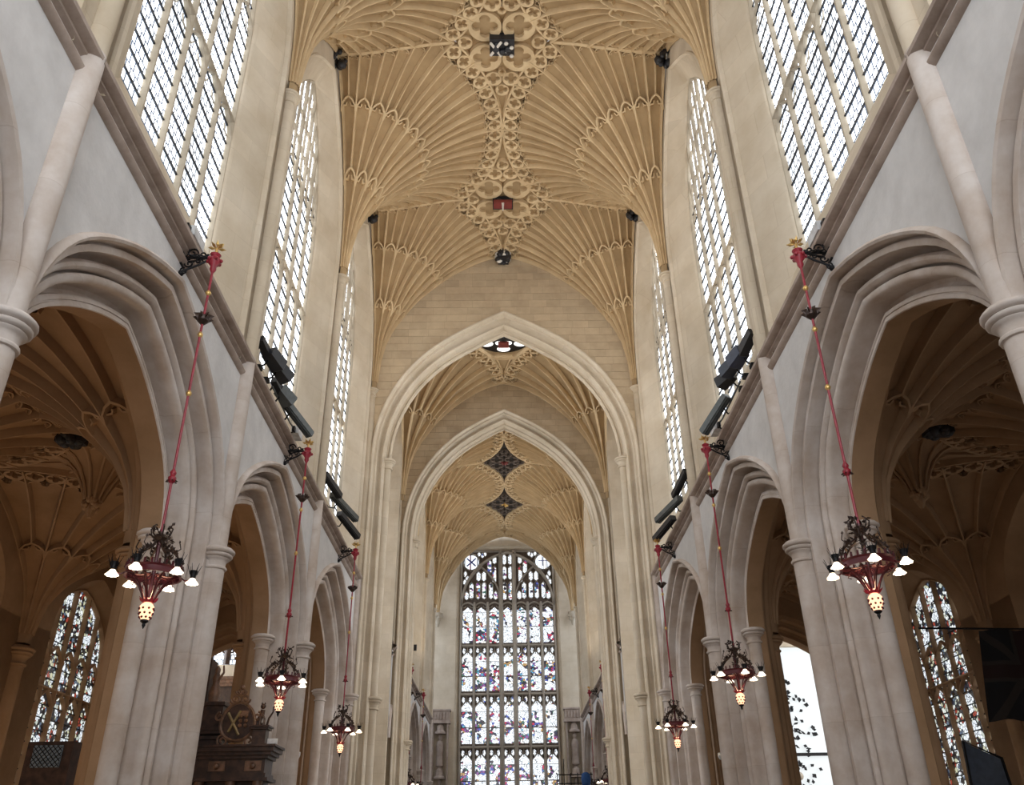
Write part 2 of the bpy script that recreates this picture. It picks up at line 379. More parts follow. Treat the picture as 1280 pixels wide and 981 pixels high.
def window(name, label, loc, rz, A, sill, nl, trans, glass, stonem, parent=None, bars=.42, mw=.105, dep=(-.095, .03), headz=None, subs=True, panes_tall=.9, kind='structure'):
    """whole traceried window: mullions, transoms, cusped heads, tracery, saddle bars, panes"""
    key = (A.a, A.z, A.h, sill, nl, tuple(trans), glass.name)
    root = empty(name, loc, rz, parent)
    if parent is None: tag(root, label, kind=kind)
    if key not in _pm:
        items = []; lw = 2*A.a/nl; d0, d1 = dep; hz = headz or A.z
        def ztop(x): return A.top(x, .0) or A.z
        for i in range(1, nl):
            x = -A.a+lw*i; m = MB(); bar2(m, [(x, sill), (x, ztop(x)+.02)], mw, d0, d1); items.append(('mullion', m.build('mullion', stonem, 40), (0, 0, 0)))
        m = MB(); bar2(m, [(A.a, sill)]+A.full(0, 6)+[(-A.a, sill)], mw, d0, d1); items.append(('window_frame', m.build('window_frame', stonem, 40), (0, 0, 0)))
        for z in trans:
            m = MB(); bar2(m, [(-A.a, z), (A.a, z)], mw, d0, d1); items.append(('transom', m.build('transom', stonem, 40), (0, 0, 0)))
        mh = MB(); light_head(mh, -lw/2, lw/2, 0, lw*.62, mw*.6, d0*.8, d1); mh = mh.build('light_head', stonem, 40)
        for z in list(trans)+[hz]:
            for i in range(nl):
                x = -A.a+lw*(i+.5)
                if z-lw*.62+lw*.6 < ztop(x+lw/2*(1 if x > 0 else -1)*.9)+.35:
                    items.append(('light_head', mh, (x, 0, z-lw*.64)))
        if subs:
            # upper panel tracery: half-width lights with little heads, stepping up under the arch
            mh2 = MB(); light_head(mh2, -lw/4, lw/4, 0, lw*.34, mw*.5, d0*.6, d1, False); mh2 = mh2.build('tracery_head', stonem, 40)
            for i in range(nl):
                x = -A.a+lw*(i+.5); zt = ztop(x)
                if zt-hz > .5:
                    m = MB(); bar2(m, [(x, hz), (x, zt)], mw*.7, d0*.7, d1); items.append(('tracery_bar', m.build('tracery_bar', stonem, 40), (0, 0, 0)))
            zz = hz+lw*1.05
            while zz < A.z+A.h-.2:
                for i in range(2*nl):
                    x = -A.a+lw*.5*(i+.5)
                    if ztop(x+lw*.25*(1 if x > 0 else -1)) > zz+.15:
                        items.append(('tracery_head', mh2, (x, 0, zz-lw*.3)))
                zz += lw*1.15
            m = MB(); k = 0
            zz = hz+lw*1.05
            while zz < A.z+A.h-.2:
                hw = 0
                while hw < A.a and (A.top(hw) or 0) > zz: hw += .03
                if hw > .2 and k % 2 == 1: 
                    m = MB(); bar2(m, [(-hw, zz), (hw, zz)], mw*.6, d0*.6, d1); items.append(('tracery_bar', m.build('tracery_bar', stonem, 40), (0, 0, 0)))
                zz += lw*1.15; k += 1
        # panes between mullions and saddle bars; saddle bars in iron
        gm = {}
        for i in range(nl):
            x0 = -A.a+lw*i; x1 = x0+lw; z = sill; step = panes_tall
            while z < A.z+A.h:
                z1 = z+step; m = MB()
                inner = min(A.top(x0) or 0, A.top(x1) or 0)
                if inner >= z1:
                    if 'r' not in gm: gm['r'] = MB().add([(0, 0, 0), (lw, 0, 0), (lw, 0, step), (0, 0, step)], [(0, 1, 2, 3)]).build('pane', glass)
                    items.append(('pane', gm['r'], (x0, 0, z)))
                elif z < A.z+.0 and inner == 0 and z1 <= A.z:
                    if 'r' not in gm: gm['r'] = MB().add([(0, 0, 0), (lw, 0, 0), (lw, 0, step), (0, 0, step)], [(0, 1, 2, 3)]).build('pane', glass)
                    items.append(('pane', gm['r'], (x0, 0, z)))
                else:
                    if pane_poly(m, x0, x1, z, z1, lambda x: (A.top(x*.9999) if abs(x) < A.a-.001 else A.z)): items.append(('pane', m.build('pane', glass), (0, 0, 0)))
                z = z1
        if bars:
            z = sill+bars
            while z < hz+.2:
                m = MB(); m.box(-A.a, A.a, -.035, -.010, z-.012, z+.012); items.append(('saddle_bar', m.build('saddle_bar', IRON), (0, 0, 0))); z += bars
        _pm[key] = items
    for nm, me, lo in _pm[key]: put(nm, me, root, lo)
    return root

# ------------------------------------------------------------------ fan vault kit
NPROF = [(.15, 0), (.17, .6), (.23, 1.3), (.34, 2.0), (.50, 2.5), (.72, 3.05), (.93, 3.42), (1.2, 3.83), (1.44, 4.15), (1.85, 4.58), (2.26, 4.97), (2.7, 5.33), (3.1, 5.61), (3.55, 5.87), (3.97, 6.08), (4.4, 6.24), (4.95, 6.34)]
class Fan:
    def __init__(s, R, zs, zr, r0=.15, k=1.0):
        s.R, s.zs, s.zr = R, zs, zr
        s.p = [(r0+(r-.15)*(R-r0)/(4.95-.15), zs+z*(zr-zs)/6.34) for r, z in NPROF]; s.r0 = r0
    def z(s, r):
        p = s.p
        if r <= p[0][0]: return p[0][1]
        for (a, za), (b, zb) in zip(p, p[1:]):
            if r <= b: 
                return za+(zb-za)*(r-a)/(b-a)
        return p[-1][1]
    def pt(s, r, ph, off=0.0):
        e = .03; dz = (s.z(r+e)-s.z(r-e))/(2*e); l = sqrt(1+dz*dz); nx, nz = dz/l, -1/l     # normal pointing into the room
        rr = r+nx*off; return (rr*cos(ph), rr*sin(ph), s.z(r)+nz*off)
    def rs(s, a, b, n):
        # samples spread by arc length so the steep foot is smooth too
        pts = [(r, z) for r, z in s.p if a < r < b]; return [a]+[r for r, z in pts][::1]+[b]
    def surface(s, p0, p1, rmax, nphi=48):
        m = MB(); rows = []
        for i in range(nphi+1):
            ph = p0+(p1-p0)*i/nphi; R = rmax(ph); row = []
            for r, z in s.p:
                rr = min(r, R); row.append((rr*cos(ph), rr*sin(ph), s.z(rr)))
            rows.append(row)
        return m.grid(rows)
    def rib(s, a, b, w_=.10, d=.17):
        rows = [[] for _ in range(6)]
        for r in s.rs(a, b, 0):
            q = min(1, .22+(r-s.r0)*1.0)
            for k, (o, dd) in enumerate([(-.5, -.03), (-.5, .25), (-.16, 1), (.16, 1), (.5, .25), (.5, -.03)]):
                x, _, z = s.pt(r, 0, dd*d*q if dd > 0 else -.02); rows[k].append((x, o*w_*(.45+.55*q), z))
        return MB().grid(rows)
    def sbar(s, m, pts, w_=.06, d=.08):
        """bar lying on the conoid along a path of (r, phi)"""
        rows = [[] for _ in range(4)]
        P = [Vector((r*cos(p), r*sin(p))) for r, p in pts]
        for i, p in enumerate(P):
            t = (P[min(i+1, len(P)-1)]-P[max(i-1, 0)]).normalized(); n = Vector((-t.y, t.x))
            for k, (o, dd) in enumerate([(-.5, -.02), (-.3, d), (.3, d), (.5, -.02)]):
                q = p+n*o*w_; r = q.length; ph = atan2(q.y, q.x); rows[k].append(s.pt(r, ph, dd))
        return m.grid(rows)
    def head(s, r, dphi, rise, w_=.06, d=.15):
        """pointed panel head between two ribs, apex at radius r, with cusps under it"""
        m = MB(); h = dphi/2
        for sg in (-1, 1):
            s.sbar(m, [(r-rise, sg*h), (r-rise*.55, sg*h*.86), (r-rise*.2, sg*h*.45), (r, 0)], w_, d)
            s.sbar(m, [(r-rise*.62, sg*h*.80), (r-rise*.62, sg*h*.35), (r-rise*.40, sg*h*.22)], w_*.8, d*.6)
        return m
    def foil(s, r, R, ph=0, lobes=4, d=.15, rot=0.0, n=24):
        m = MB(); rows = [[] for _ in range(4)]
        for i in range(n+1):
            a = 2*pi*i/n
            lob = .40+.38*abs(cos(lobes/2*(a+rot)))**.7
            for k, (q, dd) in enumerate([(1.0, -.02), (1.0, d), (lob, d*.85), (lob, -.01)]):
                x = r+q*R*cos(a); y = q*R*sin(a); rows[k].append(s.pt(sqrt(x*x+y*y), atan2(y, x), dd))
        return m.grid(rows)
def flat_foil(R, lobes=4, d=.16, rot=0.0, n=24, hole=1.0):
    m = MB(); rows = [[] for _ in range(4)]
    for i in range(n+1):
        a = 2*pi*i/n; lob = .40+.40*hole*abs(cos(lobes/2*(a+rot)))**.7
        for k, (q, dd) in enumerate([(1.0, .02), (1.0, -d), (lob, -d*.8), (lob, .02)]): rows[k].append((q*R*cos(a), q*R*sin(a), dd))
    return m.grid(rows)

def make_conoid(F, parent, loc, rz, p0, p1, rmax, sect, rings, mat, ribm, band=None, rimw=.12, cache={}, ribw=1.0, headends=True):
    """one conoid of fan vaulting with its ribs. sect: finest main sector angle; rings: radii where the panels split"""
    key = (F.R, F.zs, F.zr, round(p0, 3), round(p1, 3), sect, tuple(rings), mat.name, round(rmax(radians(80)), 2), round(rmax(radians(-80)), 2), round(rmax(0), 2))
    if key not in cache:
        it = []; it.append(('fan', F.surface(p0, p1, rmax, 64 if p1-p0 > 2 else 36).build('fan_conoid', mat, 50)))
        sub = {}
        def g(k, fn):
            if k not in sub: sub[k] = fn()
            return sub[k]
        n = int(round((p1-p0)/sect)); ring1 = rings[0]; ring2 = rings[1] if len(rings) > 1 else None
        for i in range(n+1):
            ph = p0+sect*i; R = rmax(ph)
            inset = .012 if i in (0, n) else 0
            ph2 = ph+(inset if i == 0 else -inset)
            a = F.r0+.01 if i % 2 == 0 else ring1
            if R > a+.1:
                it.append(('rib', g(('rib', round(a, 2), round(R, 2)), lambda: F.rib(a, R, .10*ribw, .18*ribw).build('rib', ribm, 50)), ph2))
        for i in range(0, n, 2):      # lower heads, two sectors wide
            ph = p0+sect*(i+1)
            if rmax(ph) > ring1: it.append(('panel_head', g('h1', lambda: F.head(ring1, sect*2, .30, .065, .17).build('panel_head', ribm, 50)), ph))
        if ring2:
            for i in range(n):
                ph = p0+sect*(i+.5); R = rmax(ph)
                if R > ring2+.1:
                    it.append(('panel_head', g('h2', lambda: F.head(ring2, sect, .36, .07, .18).build('panel_head', ribm, 50)), ph))
                    it.append(('rib', g(('mid', round(R, 2)), lambda: F.rib(ring2, R-(band or 0)*(1 if R > F.R-.01 else 0), .075*ribw, .14*ribw).build('rib', ribm, 50)), ph))
        if band:
            for i in range(n):
                pm = p0+sect*(i+.5); R = rmax(pm)
                full = min(rmax(pm-sect*.48), rmax(pm+sect*.48), R) > F.R-.01
                for sg in (-.25, .25):
                    ph = pm+sg*sect
                    if full:
                        if True:
                            k = .25
                            rr = F.R*sect*k*.92
                            pp = ph
                            it.append(('quatrefoil', g('q', lambda: F.foil(F.R-rr*1.15, rr).build('quatrefoil', ribm, 50)), pp))
                            it.append(('panel_head', g('h3', lambda: F.head(F.R-rr*2.2, sect*2*k, .17, .05, .13).build('panel_head', ribm, 50)), pp))
                            it.append(('rosette', g('st', lambda: F.foil(F.R-rr*2.35, rr*.42, n=12).build('rosette', ribm, 50)), pm))
                    elif rmax(ph) > (ring2 or ring1)+.5 and headends:
                        RR = rmax(ph)-.10
                        it.append(('panel_head', g(('h4', round(RR, 2)), lambda: F.head(RR, sect*.5, .15, .045, .08).build('panel_head', ribm, 50)), ph))
        # rim rib
        m = MB(); q0 = None; path = []
        k = 72
        for i in range(k+1):
            ph = p0+(p1-p0)*i/k
            if rmax(ph) > F.R-.004: path.append((F.R-.02, ph))
        if len(path) > 2: F.sbar(m, path, rimw, .14); it.append(('rim_rib', m.build('rim_rib', ribm, 50), 0))
        cache[key] = it
    it = cache[key]
    c = put('fan_conoid', it[0][1], parent, loc, rz)
    for nm, me, ph in it[1:]: put(nm, me, c, (0, 0, 0), ph)
    return c

def clipR(R, yp, ym, xp=None):
    def f(ph):
        r = R
        if sin(ph) > 1e-6: r = min(r, yp/sin(ph))
        if sin(ph) < -1e-6: r = min(r, -ym/sin(ph))
        if xp and cos(ph) > 1e-6: r = min(r, xp/cos(ph))
        return r
    return f

# ------------------------------------------------------------------ nave ceiling
SEC = pi/16
def ridge_panel(parent, yc, z, half, R=4.95, mat=None, name='ridge_panel', cut=1.0):
    m = MB(); rows = [[], []]; n = 24
    for i in range(n+1):
        y = -half+2*half*i/n; x = max(R-sqrt(max(R*R-(half-abs(y))**2, 0)), 0)+.03
        rows[0].append((-x, y, z)); rows[1].append((x, y, z))
    m.grid(rows); return put(name, m.build(name, mat or WARM), parent, (0, yc, 0))
def nave_bosses_tracery(parent, yc, z, half, mat=RIB, k=1.0):
    big = flat_foil(.50*k).build('quatrefoil', mat, 50); sm = flat_foil(.27*k).build('quatrefoil', mat, 50); ti = flat_foil(.22*k, 3).build('trefoil', mat, 50); dot = flat_foil(.13, 4, n=12).build('rosette', mat, 50)
    for sx in (-1, 1):
        for sy in (-1, 1):
            put('quatrefoil', big, parent, (sx*.51*k, yc+sy*.56*k, z))
            put('quatrefoil', sm, parent, (sx*.28*k, yc+sy*1.36*k, z))
        put('trefoil', ti, parent, (sx*1.12*k, yc, z))
    for sy in (-1, 1):
        put('trefoil', ti, parent, (0, yc+sy*1.80*k, z)); put('rosette', dot, parent, (0, yc+sy*1.12*k, z))
        m = MB()
        for s in (-1, 1): m.tube([(s*.20, sy*1.95*k, 0), (s*.09, sy*2.5*k, -.03), (0, sy*3.0*k, -.02)], .03, 5)
        put('teardrop_rib', m.build('teardrop_rib', mat, 50), parent, (0, yc, z))

FN = Fan(4.95, ZV, ZR)
navec = empty('ceiling'); tag(navec, 'honey coloured fan vault over the nave with radiating ribs', kind='structure')
for k, yc in enumerate([S0-L, S0, S0+L, S0+2*L]):
    for s in (-1, 1):
        rz = 0 if s < 0 else pi
        # local +y is world +y on the left side and world -y on the right
        p0, p1 = -pi/2, pi/2
        if k == 3: p0, p1 = ((-pi/2, 0) if s < 0 else (0, pi/2))
        if k == 0:
            put('fan_conoid', FN.surface(-pi/2, pi/2, clipR(4.95, HB, HB), 40).build('fan_conoid', WARM, 50), navec, (s*4.97, yc, 0), rz); continue
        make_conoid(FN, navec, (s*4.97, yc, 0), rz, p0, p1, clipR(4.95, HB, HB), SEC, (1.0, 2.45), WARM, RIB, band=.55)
for yc in BAYC[1:]:
    ridge_panel(navec, yc, ZR, HB)
    nave_bosses_tracery(navec, yc, ZR, HB)
# transverse ridge ribs at the bay centres, along the wall-to-wall line
def transverse(F, half, w_=.16, d=.14, s_=1):
    rows = [[] for _ in range(4)]
    for i in range(19):
        x = .02+(4.95-1.43-.02)*i/18 if F.R > 4 else 0
        r = sqrt(x*x+half*half); z = F.z(r)
        for k, (o, dd) in enumerate([(-.5, 0), (-.32, -d), (.32, -d), (.5, 0)]): rows[k].append((x, o*w_, z+dd))
    return MB().grid(rows)
M_TR = transverse(FN, HB).build('transverse_rib', RIB, 50)
for yc in BAYC[1:]:
    for s in (-1, 1): put('transverse_rib', M_TR, navec, (s*4.97, yc, 0), 0 if s < 0 else pi)

# bosses: heraldic shields and dark foliage carvings
def foliage(m, R, n=14, seed=1, zc=0.0, sq=.7):
    rd = random.Random(seed)
    for i in range(n):
        a = rd.uniform(0, 2*pi); e = rd.uniform(-.6, 1); q = R*.62
        c = Vector((q*cos(a)*cos(e), q*sin(a)*cos(e), zc-q*sin(e)*sq)); m.ball(c, R*rd.uniform(.22, .40), 6)
    return m
bcent = empty('ceiling_boss', (0, BAYC[2], ZR-.12)); bcent.scale = (1.25, 1.15, 1); tag(bcent, 'black and white heraldic shield boss at the highest visible point of the nave ridge', 'boss')
put('carved_block', foliage(MB().box(-.30, .30, -.26, .26, -.25, .05), .30, 10, 3, -.2).build('carved_block', BOSSB, 40), bcent)
mm = MB(); mm.tube([(-.28, -.20, -.32), (-.02, .22, -.32)], .035, 5); mm.tube([(-.28, .20, -.32), (-.02, -.22, -.32)], .035, 5); put('crossed_keys', mm.build('crossed_keys', BOSSW, 40), bcent)
mm = MB(); [mm.ball((.10+.13*(i % 2), -.16+.13*i, -.30), .055, 8) for i in range(4)]; put('roundels', mm.build('roundels', BOSSW, 40), bcent)
b2 = empty('ceiling_boss', (0, BAYC[3], ZR-.12)); tag(b2, 'dark red boss with a small white figure on the nave ridge', 'boss')
put('carved_block', foliage(MB().box(-.38, .38, -.1, .26, -.28, .05), .32, 8, 5, -.15).build('carved_block', BOSSB, 40), b2)
put('red_shield', MB().box(-.34, .34, -.24, .12, -.36, -.24).build('red_shield', BOSSR), b2)
mm = MB(); mm.tube([(0, -.22, -.38), (0, .2, -.38)], .05, 6, .5); put('white_figure', mm.build('white_figure', BOSSW, 40), b2)
b3 = empty('ceiling_boss', (0, S0+2*L-.30, ZR-.32)); tag(b3, 'black carved boss where the nave ridge meets the wall above the crossing arch', 'boss')
put('carved_block', foliage(MB().box(-.22, .22, -.2, .25, -.22, .3), .36, 16, 8, -.05, 1).build('carved_block', BOSSB, 40), b3)
put('boss_rim', foliage(MB(), .48, 16, 9, .0, 1).build('boss_rim', BOSSW, 40), b3).scale = (.85, .5, .85)
M_CB = foliage(MB(), .34, 18, 11, 0, 1.1).build('corner_boss', BOSSB, 40)
for j, yc in enumerate(BAYC[2:]):
    for s in (-1, 1):
        o = put('wall_boss', M_CB, None, (s*4.90, yc, ZR-.85)); tag(o, ('black carved boss above the %s clerestory window of the %s wall' % (('middle', 'farthest')[j], ('left', '', 'right')[s+1])), 'boss', 'wall bosses at the ends of the transverse ribs')

# ------------------------------------------------------------------ nave walls, piers, arches, windows
walls = {}
SIDE = {-1: 'left', 1: 'right'}
for s in (-1, 1):
    wl = empty('wall_'+SIDE[s]); walls[s] = wl; tag(wl, 'pale %s wall of the nave and chancel with spandrels, string course and clerestory' % SIDE[s], kind='structure')
def rz_of(s): return pi/2 if s < 0 else -pi/2
BN = {0: 'nearest, cut by the frame edge', 1: 'first full', 2: 'second', 3: 'third, next to the crossing'}
wn = 0
ARCHN = {0: 'nearest arcade arch, at the frame edge,', 1: 'largest arcade arch, nearest but one,', 2: 'middle-distance arcade arch', 3: 'narrow-looking arcade arch next to the crossing'}
def bay(s, yc, idx, chancel=False):
    global wn
    rz = rz_of(s); loc = (s*W, yc, 0); nm = SIDE[s]
    k = 1 if not chancel else 7.05/L
    a = empty('arcade_arch', loc, rz)
    tag(a, ('%s moulded stone arch on the %s of the nave' % (ARCHN[idx], nm)) if not chancel else ('%s moulded stone arch on the %s of the chancel' % (('first', 'second', 'third')[idx], nm)), 'arch', 'moulded arches of the arcades')
    for n_, me in M_ARCH: put(n_, me, a)
    put('aisle_order', M_ARCHB, a)
    put('spandrel', M_SPAN, walls[s], loc, rz); put('clerestory_wall', M_CLERE, walls[s], loc, rz)
    put('window_reveal', M_REV, walls[s], loc, rz); put('window_sill', M_SILL, walls[s], loc, rz); put('string_course', M_STRING, walls[s], loc, rz)
    wn += 1
    wd = {0: 'nearest', 1: 'large upper', 2: 'middle', 3: 'farthest nave'}[idx] if not chancel else ('first', 'second', 'third')[idx]+' chancel'
    window('window_%d' % wn, '%s clerestory window of five tall lights in the %s wall' % (wd, nm), (s*(W+.60), yc, 0), rz, WINI, SILL, 5, [14.95], CLERE, MULL, headz=18.1, panes_tall=.80, bars=.40)
def pier(s, yc, label, full=True, vault=True):
    rz = rz_of(s); p = empty('arcade_pier', (s*W, yc, 0), rz); tag(p, label, 'pier', 'clustered piers of the arcades')
    for n_, me in M_PIER: put(n_, me, p)
    put('shaft', M_SHAFT, p, (0, -.04, 0)); put('capital', M_CAP, p, (0, -.04, ZC))
    for sd in (-1, 1):
        x = sd*(HB-(ARC.a-.74))
        put('soffit_shaft', M_SHAFTS, p, (x, .70, 0)); put('soffit_capital', M_CAPS, p, (x, .70, ZC))
    put('aisle_shaft', M_SHAFTA, p, (0, T, 0)); put('aisle_capital', M_CAPA, p, (0, T, ZC))
def vshaft(s, yc, label):
    v = empty('vaulting_shaft', (s*W, yc, 0), 0); tag(v, label, 'column', 'vaulting shafts of the side walls')
    put('lower_shaft', M_UPL, v, (-s*.02, 0, 0)); put('upper_shaft', M_UPH, v, (-s*.03, 0, 0)); put('capital', M_CAPV, v, (-s*.03, 0, ZV))
PN = ['nearest, cut by the frame edge,', 'wide clustered', 'second clustered', 'third clustered']
for s in (-1, 1):
    for i, yc in enumerate(BAYC): bay(s, yc, i)
    for i, yc in enumerate(SB):
        pier(s, yc, {0: 'nearest stone pier at the %s frame edge, only its big moulded capital in view', 1: 'big clustered stone pier with wavy mouldings in the %s arcade, nearest complete one', 2: 'second complete clustered stone pier in the %s arcade, by the middle chandelier', 3: 'clustered stone pier at the end of the %s arcade beside the crossing'}[i] % SIDE[s])
        vshaft(s, yc, {0: 'round wall shaft rising at the %s edge past the string course, the nearest', 1: 'round wall shaft between the two nearest full arches of the %s wall', 2: 'slender round wall shaft between the second and third arches of the %s wall', 3: 'slender round wall shaft at the end of the %s nave wall carrying the last fan'}[i] % SIDE[s])
    for i, yc in enumerate(CHC): bay(s, yc, i, True)
    for i, yc in enumerate(CH[1:]):
        pier(s, yc, ('first', 'second', 'last')[i]+' clustered pier of the %s chancel arcade, pale in the distance' % SIDE[s])
        vshaft(s, yc, ('first', 'second', 'last')[i]+' slender vaulting shaft of the %s chancel wall' % SIDE[s])

# nave west end with its great window, behind the photographer
ww = put('wall_back', MB().box(-24, 24, -7.4, -7.0, 0, 24).build('wall_back', PLASTER)); tag(ww, 'west wall behind the viewer', kind='structure')
WA = Arch(3.7, 15.5, 5.5, .7, 50)
wr = empty('window_west', (0, -6.95, 0), pi); tag(wr, 'great west window behind the viewer', kind='structure')
m = MB(); pane_poly(m, -3.7, 3.7, 5, 21, lambda x: (WA.top(x) if abs(x) < 3.69 else WA.z)); put('pane', m.build('pane', SKYG), wr)
for i in range(1, 7):
    x = -3.7+7.4*i/7; m = MB(); bar2(m, [(x, 5), (x, WA.top(x))], .18, -.2, .05); put('mullion', m.build('mullion', MULL, 40), wr)
o = put('ceiling', MB().box(-5.2, 5.2, -7.4, SB[0]-HB+.05, ZR-.05, ZR+.2).build('ceiling', WARM)); tag(o, 'nave vault zone above and behind the viewer', kind='structure')
for s in (-1, 1):
    m = MB(); m.box(min(s*W, s*(W+.4)), max(s*W, s*(W+.4)), -7.2, SB[0]-L+.0, 0, 24)
    put('side_wall', m.build('side_wall', PLASTER), walls[s])

# ------------------------------------------------------------------ crossing arches
def big_arch(y0, a, z, h, thick, name, label, mat, r1=.62, th=52, caps=(ZC,), k=1.0, shaftx=None):
    A = Arch(a, z, h, r1, th); root = empty(name, (0, y0, 0)); tag(root, label, 'arch')
    segs = [('hood_mould', [(-.07, .02), (-.075, -.06), (-.03, -.12), (.04, -.12), (.09, -.07), (.10, .0), (.12, .05)]),
            ('outer_order', [(.12, .05), (.24, .06), (.25, .10), (.245, .20), (.28, .30), (.36, .35), (.46, .36), (.47, .30), (.50, .26)]),
            ('middle_order', [(.50, .26), (.56, .25), (.62, .30), (.66, .38), (.67, .46), (.665, .52), (.69, .58), (.78, .60), (.80, .64)])]
    segs = [(n_, [(d*k, w_) for d, w_ in p]) for n_, p in segs]
    last = segs[-1][1][-1]
    segs.append(('inner_order', [last, (last[0]+.03, thick/2+.07), (last[0]+.09, thick/2+.10), (last[0]+.11, thick/2+.16), (last[0]+.09, thick/2+.24), (last[0], thick/2+.26), (last[0]-.25*k, thick-.2), (last[0]-.27*k, thick-.08), (0, thick)]))
    for n_, p in segs:
        put(n_, sweep_arch(A, p, 10).build(n_, mat, 40), root)
        for sd in (-1, 1):
            put(n_.replace('order', 'jamb').replace('mould', 'jamb'), jamb(A, p, 0, z, sd).build('jamb', PALE if z < 0 else mat, 40), root)
    for sd in (-1, 1):
        x = sd*(a-last[0]+.02)
        put('inner_shaft', MB().lathe([(.15, 0), (.15, z-.25)], 16, cap=False).build('inner_shaft', mat, 60), root, (x, thick/2+.1, 0))
        for zc in (ZC, z):
            put('capital', capital(.86).build('capital', mat, 50), root, (x, thick/2+.1, zc))
    return A, root
AW, _ = big_arch(SB[3]+.02, 4.80, 14.63, 6.12, 1.0, 'crossing_arch', 'great moulded arch opening from the nave into the crossing', UPPER, .86, 56, k=.62)
AE, _ = big_arch(38.3, 4.85, 15.3, 6.60, 1.5, 'crossing_arch', 'second great arch, between the crossing and the chancel vault', UPPER, .86, 56, k=.62)

def vault_line(F, x): return F.z(max(4.97-abs(x), F.r0))
def wall_above(y, A, F, name, label, blocks=True):
    root = empty(name, (0, y, 0)); tag(root, label, kind='structure')
    m = MB(); xs = [-5.3+10.6*i/60 for i in range(61)]
    m.grid([[(x, .0, (A.top(x, -.03) or A.z) if abs(x) < A.a else (0 if abs(x) > A.a+.01 else 0)) for x in xs], [(x, .0, 24.2) for x in xs]])
    put('wall_core', m.build('wall_core', JOINT if blocks else UPPER), root)
    if blocks:
        rd = random.Random(4); z = A.z; hgt = .335; r = 0; cnt = 0
        while z < 23.9:
            x = -5.0-(r % 2)*.35-rd.uniform(0, .2)
            while x < 5.0:
                wd = rd.uniform(.48, .80); x0, x1 = x+.006, x+wd-.006; x += wd
                x0 = max(x0, -5); x1 = min(x1, 5)
                if x1-x0 < .06: continue
                n = 4; lo = []; hi = []
                for i in range(n+1):
                    xx = x0+(x1-x0)*i/n; a = A.top(xx, -.04)
                    lo.append(max(z+.006, a) if a else z+.006); hi.append(min(z+hgt-.006, vault_line(F, xx)+.25))
                if all(h_-l_ < .02 for l_, h_ in zip(lo, hi)): continue
                for i in range(n+1): hi[i] = max(hi[i], lo[i]+.002)
                dp = .012+rd.uniform(0, .006)
                mm = MB(); X = [x0+(x1-x0)*i/n for i in range(n+1)]
                mm.grid([[(a, 0, b) for a, b in zip(X, lo)], [(a, -dp, b+.004) for a, b in zip(X, lo)], [(a, -dp, b-.004) for a, b in zip(X, hi)], [(a, 0, b) for a, b in zip(X, hi)]])
                put('ashlar_block', mm.build('ashlar_block', ASHLAR), root); cnt += 1
            z += hgt; r += 1
    return root
wall_above(SB[3]+.0, AW, FN, 'wall_crossing_west', 'warm ashlar wall above the first great arch')
FC = Fan(5.0, 17.0, ZR, .14)
wall_above(38.28, AE, FC, 'wall_crossing_east', 'warm ashlar wall above the second great arch, seen through the first')

# ------------------------------------------------------------------ crossing vault with its bell hole
crc = empty('ceiling'); tag(crc, 'crossing fan vault with a round traceried opening, seen through the first great arch', kind='structure')
CY0, CY1 = 30.1, 38.28; CYM = (CY0+CY1)/2; CHB = (CY1-CY0)/2
for s in (-1, 1):
    for y, sy in ((CY0, 1), (CY1, -1)):
        q = sy*(1 if s < 0 else -1)
        p0, p1 = (0, pi/2) if q > 0 else (-pi/2, 0)
        make_conoid(FC, crc, (s*5.0, y, 0), 0 if s < 0 else pi, p0, p1, clipR(5.0, CHB, CHB), SEC, (1.5,), WARM, RIB, band=.6, ribw=1.25)
# central plate around the hole
HR = 1.42
m = MB(); n = 48; ra = []; rb = []
for i in range(n+1):
    a = 2*pi*i/n; ca, sa = cos(a), sin(a)
    # distance from the centre to the nearest fan rim along this ray
    t = 0.5
    while t < 5.2:
        x, y = abs(t*ca), abs(t*sa)
        if (5-x)**2+(CHB-y)**2 < 25.0 or y > CHB: break
        t += .02
    t = max(t, HR+.02); ra.append((HR*ca, HR*sa+.35, ZR)); rb.append(((t+.04)*ca, (t+.04)*sa, ZR))
m.grid([ra, rb]); put('centre_plate', m.build('centre_plate', WARM), crc, (0, CYM, 0))
m = MB(); m.grid([[((HR+o)*cos(2*pi*i/48), (HR+o)*sin(2*pi*i/48), ZR+z) for i in range(49)] for o, z in [(.12, .0), (.10, -.10), (.0, -.12), (-.04, -.04), (-.06, .5)]]); put('opening_rim', m.build('opening_rim', RIB, 40), crc, (0, CYM+.35, 0))
m = MB()
for s in (-1, 1): m.tube([(s*.42, 1.8-.25, -.02), (s*.25, 2.2, -.05), (0, 3.4, -.03)], .05, 5)
m.tube([(-1.0, 1.75, -.02), (0, 1.6, -.05), (1.0, 1.75, -.02)], .045, 5)
put('teardrop_rib', m.build('teardrop_rib', RIB, 50), crc, (0, CYM, ZR))
lan = empty('bell_opening', (0, CYM+.35, ZR+.25)); tag(lan, 'round dark bell opening with pale foils and small red shield in the crossing vault', 'opening')
put('dark_panel', MB().lathe([(.01, 0), (1.38, 0)], 40, cap=False).build('dark_panel', DARK), lan)
LANP = glow('daylit_foil', (1, .97, .93), 1.2)
m = MB(); m.lathe([(.02, -.05), (.17, -.05)], 14, cap=False); mf = m.build('daylit_foil', LANP)
for i in range(6):
    a = 2*pi*i/6+.52; put('daylit_foil', mf, lan, (.95*cos(a), .95*sin(a), 0), scale=(1.9, 1.5, 1)); put('daylit_foil', mf, lan, (.48*cos(a+.52), .48*sin(a+.52), 0))
put('red_shield', MB().box(-.26, .26, .25, .75, -.12, -.06).build('red_shield', BOSSR), lan)

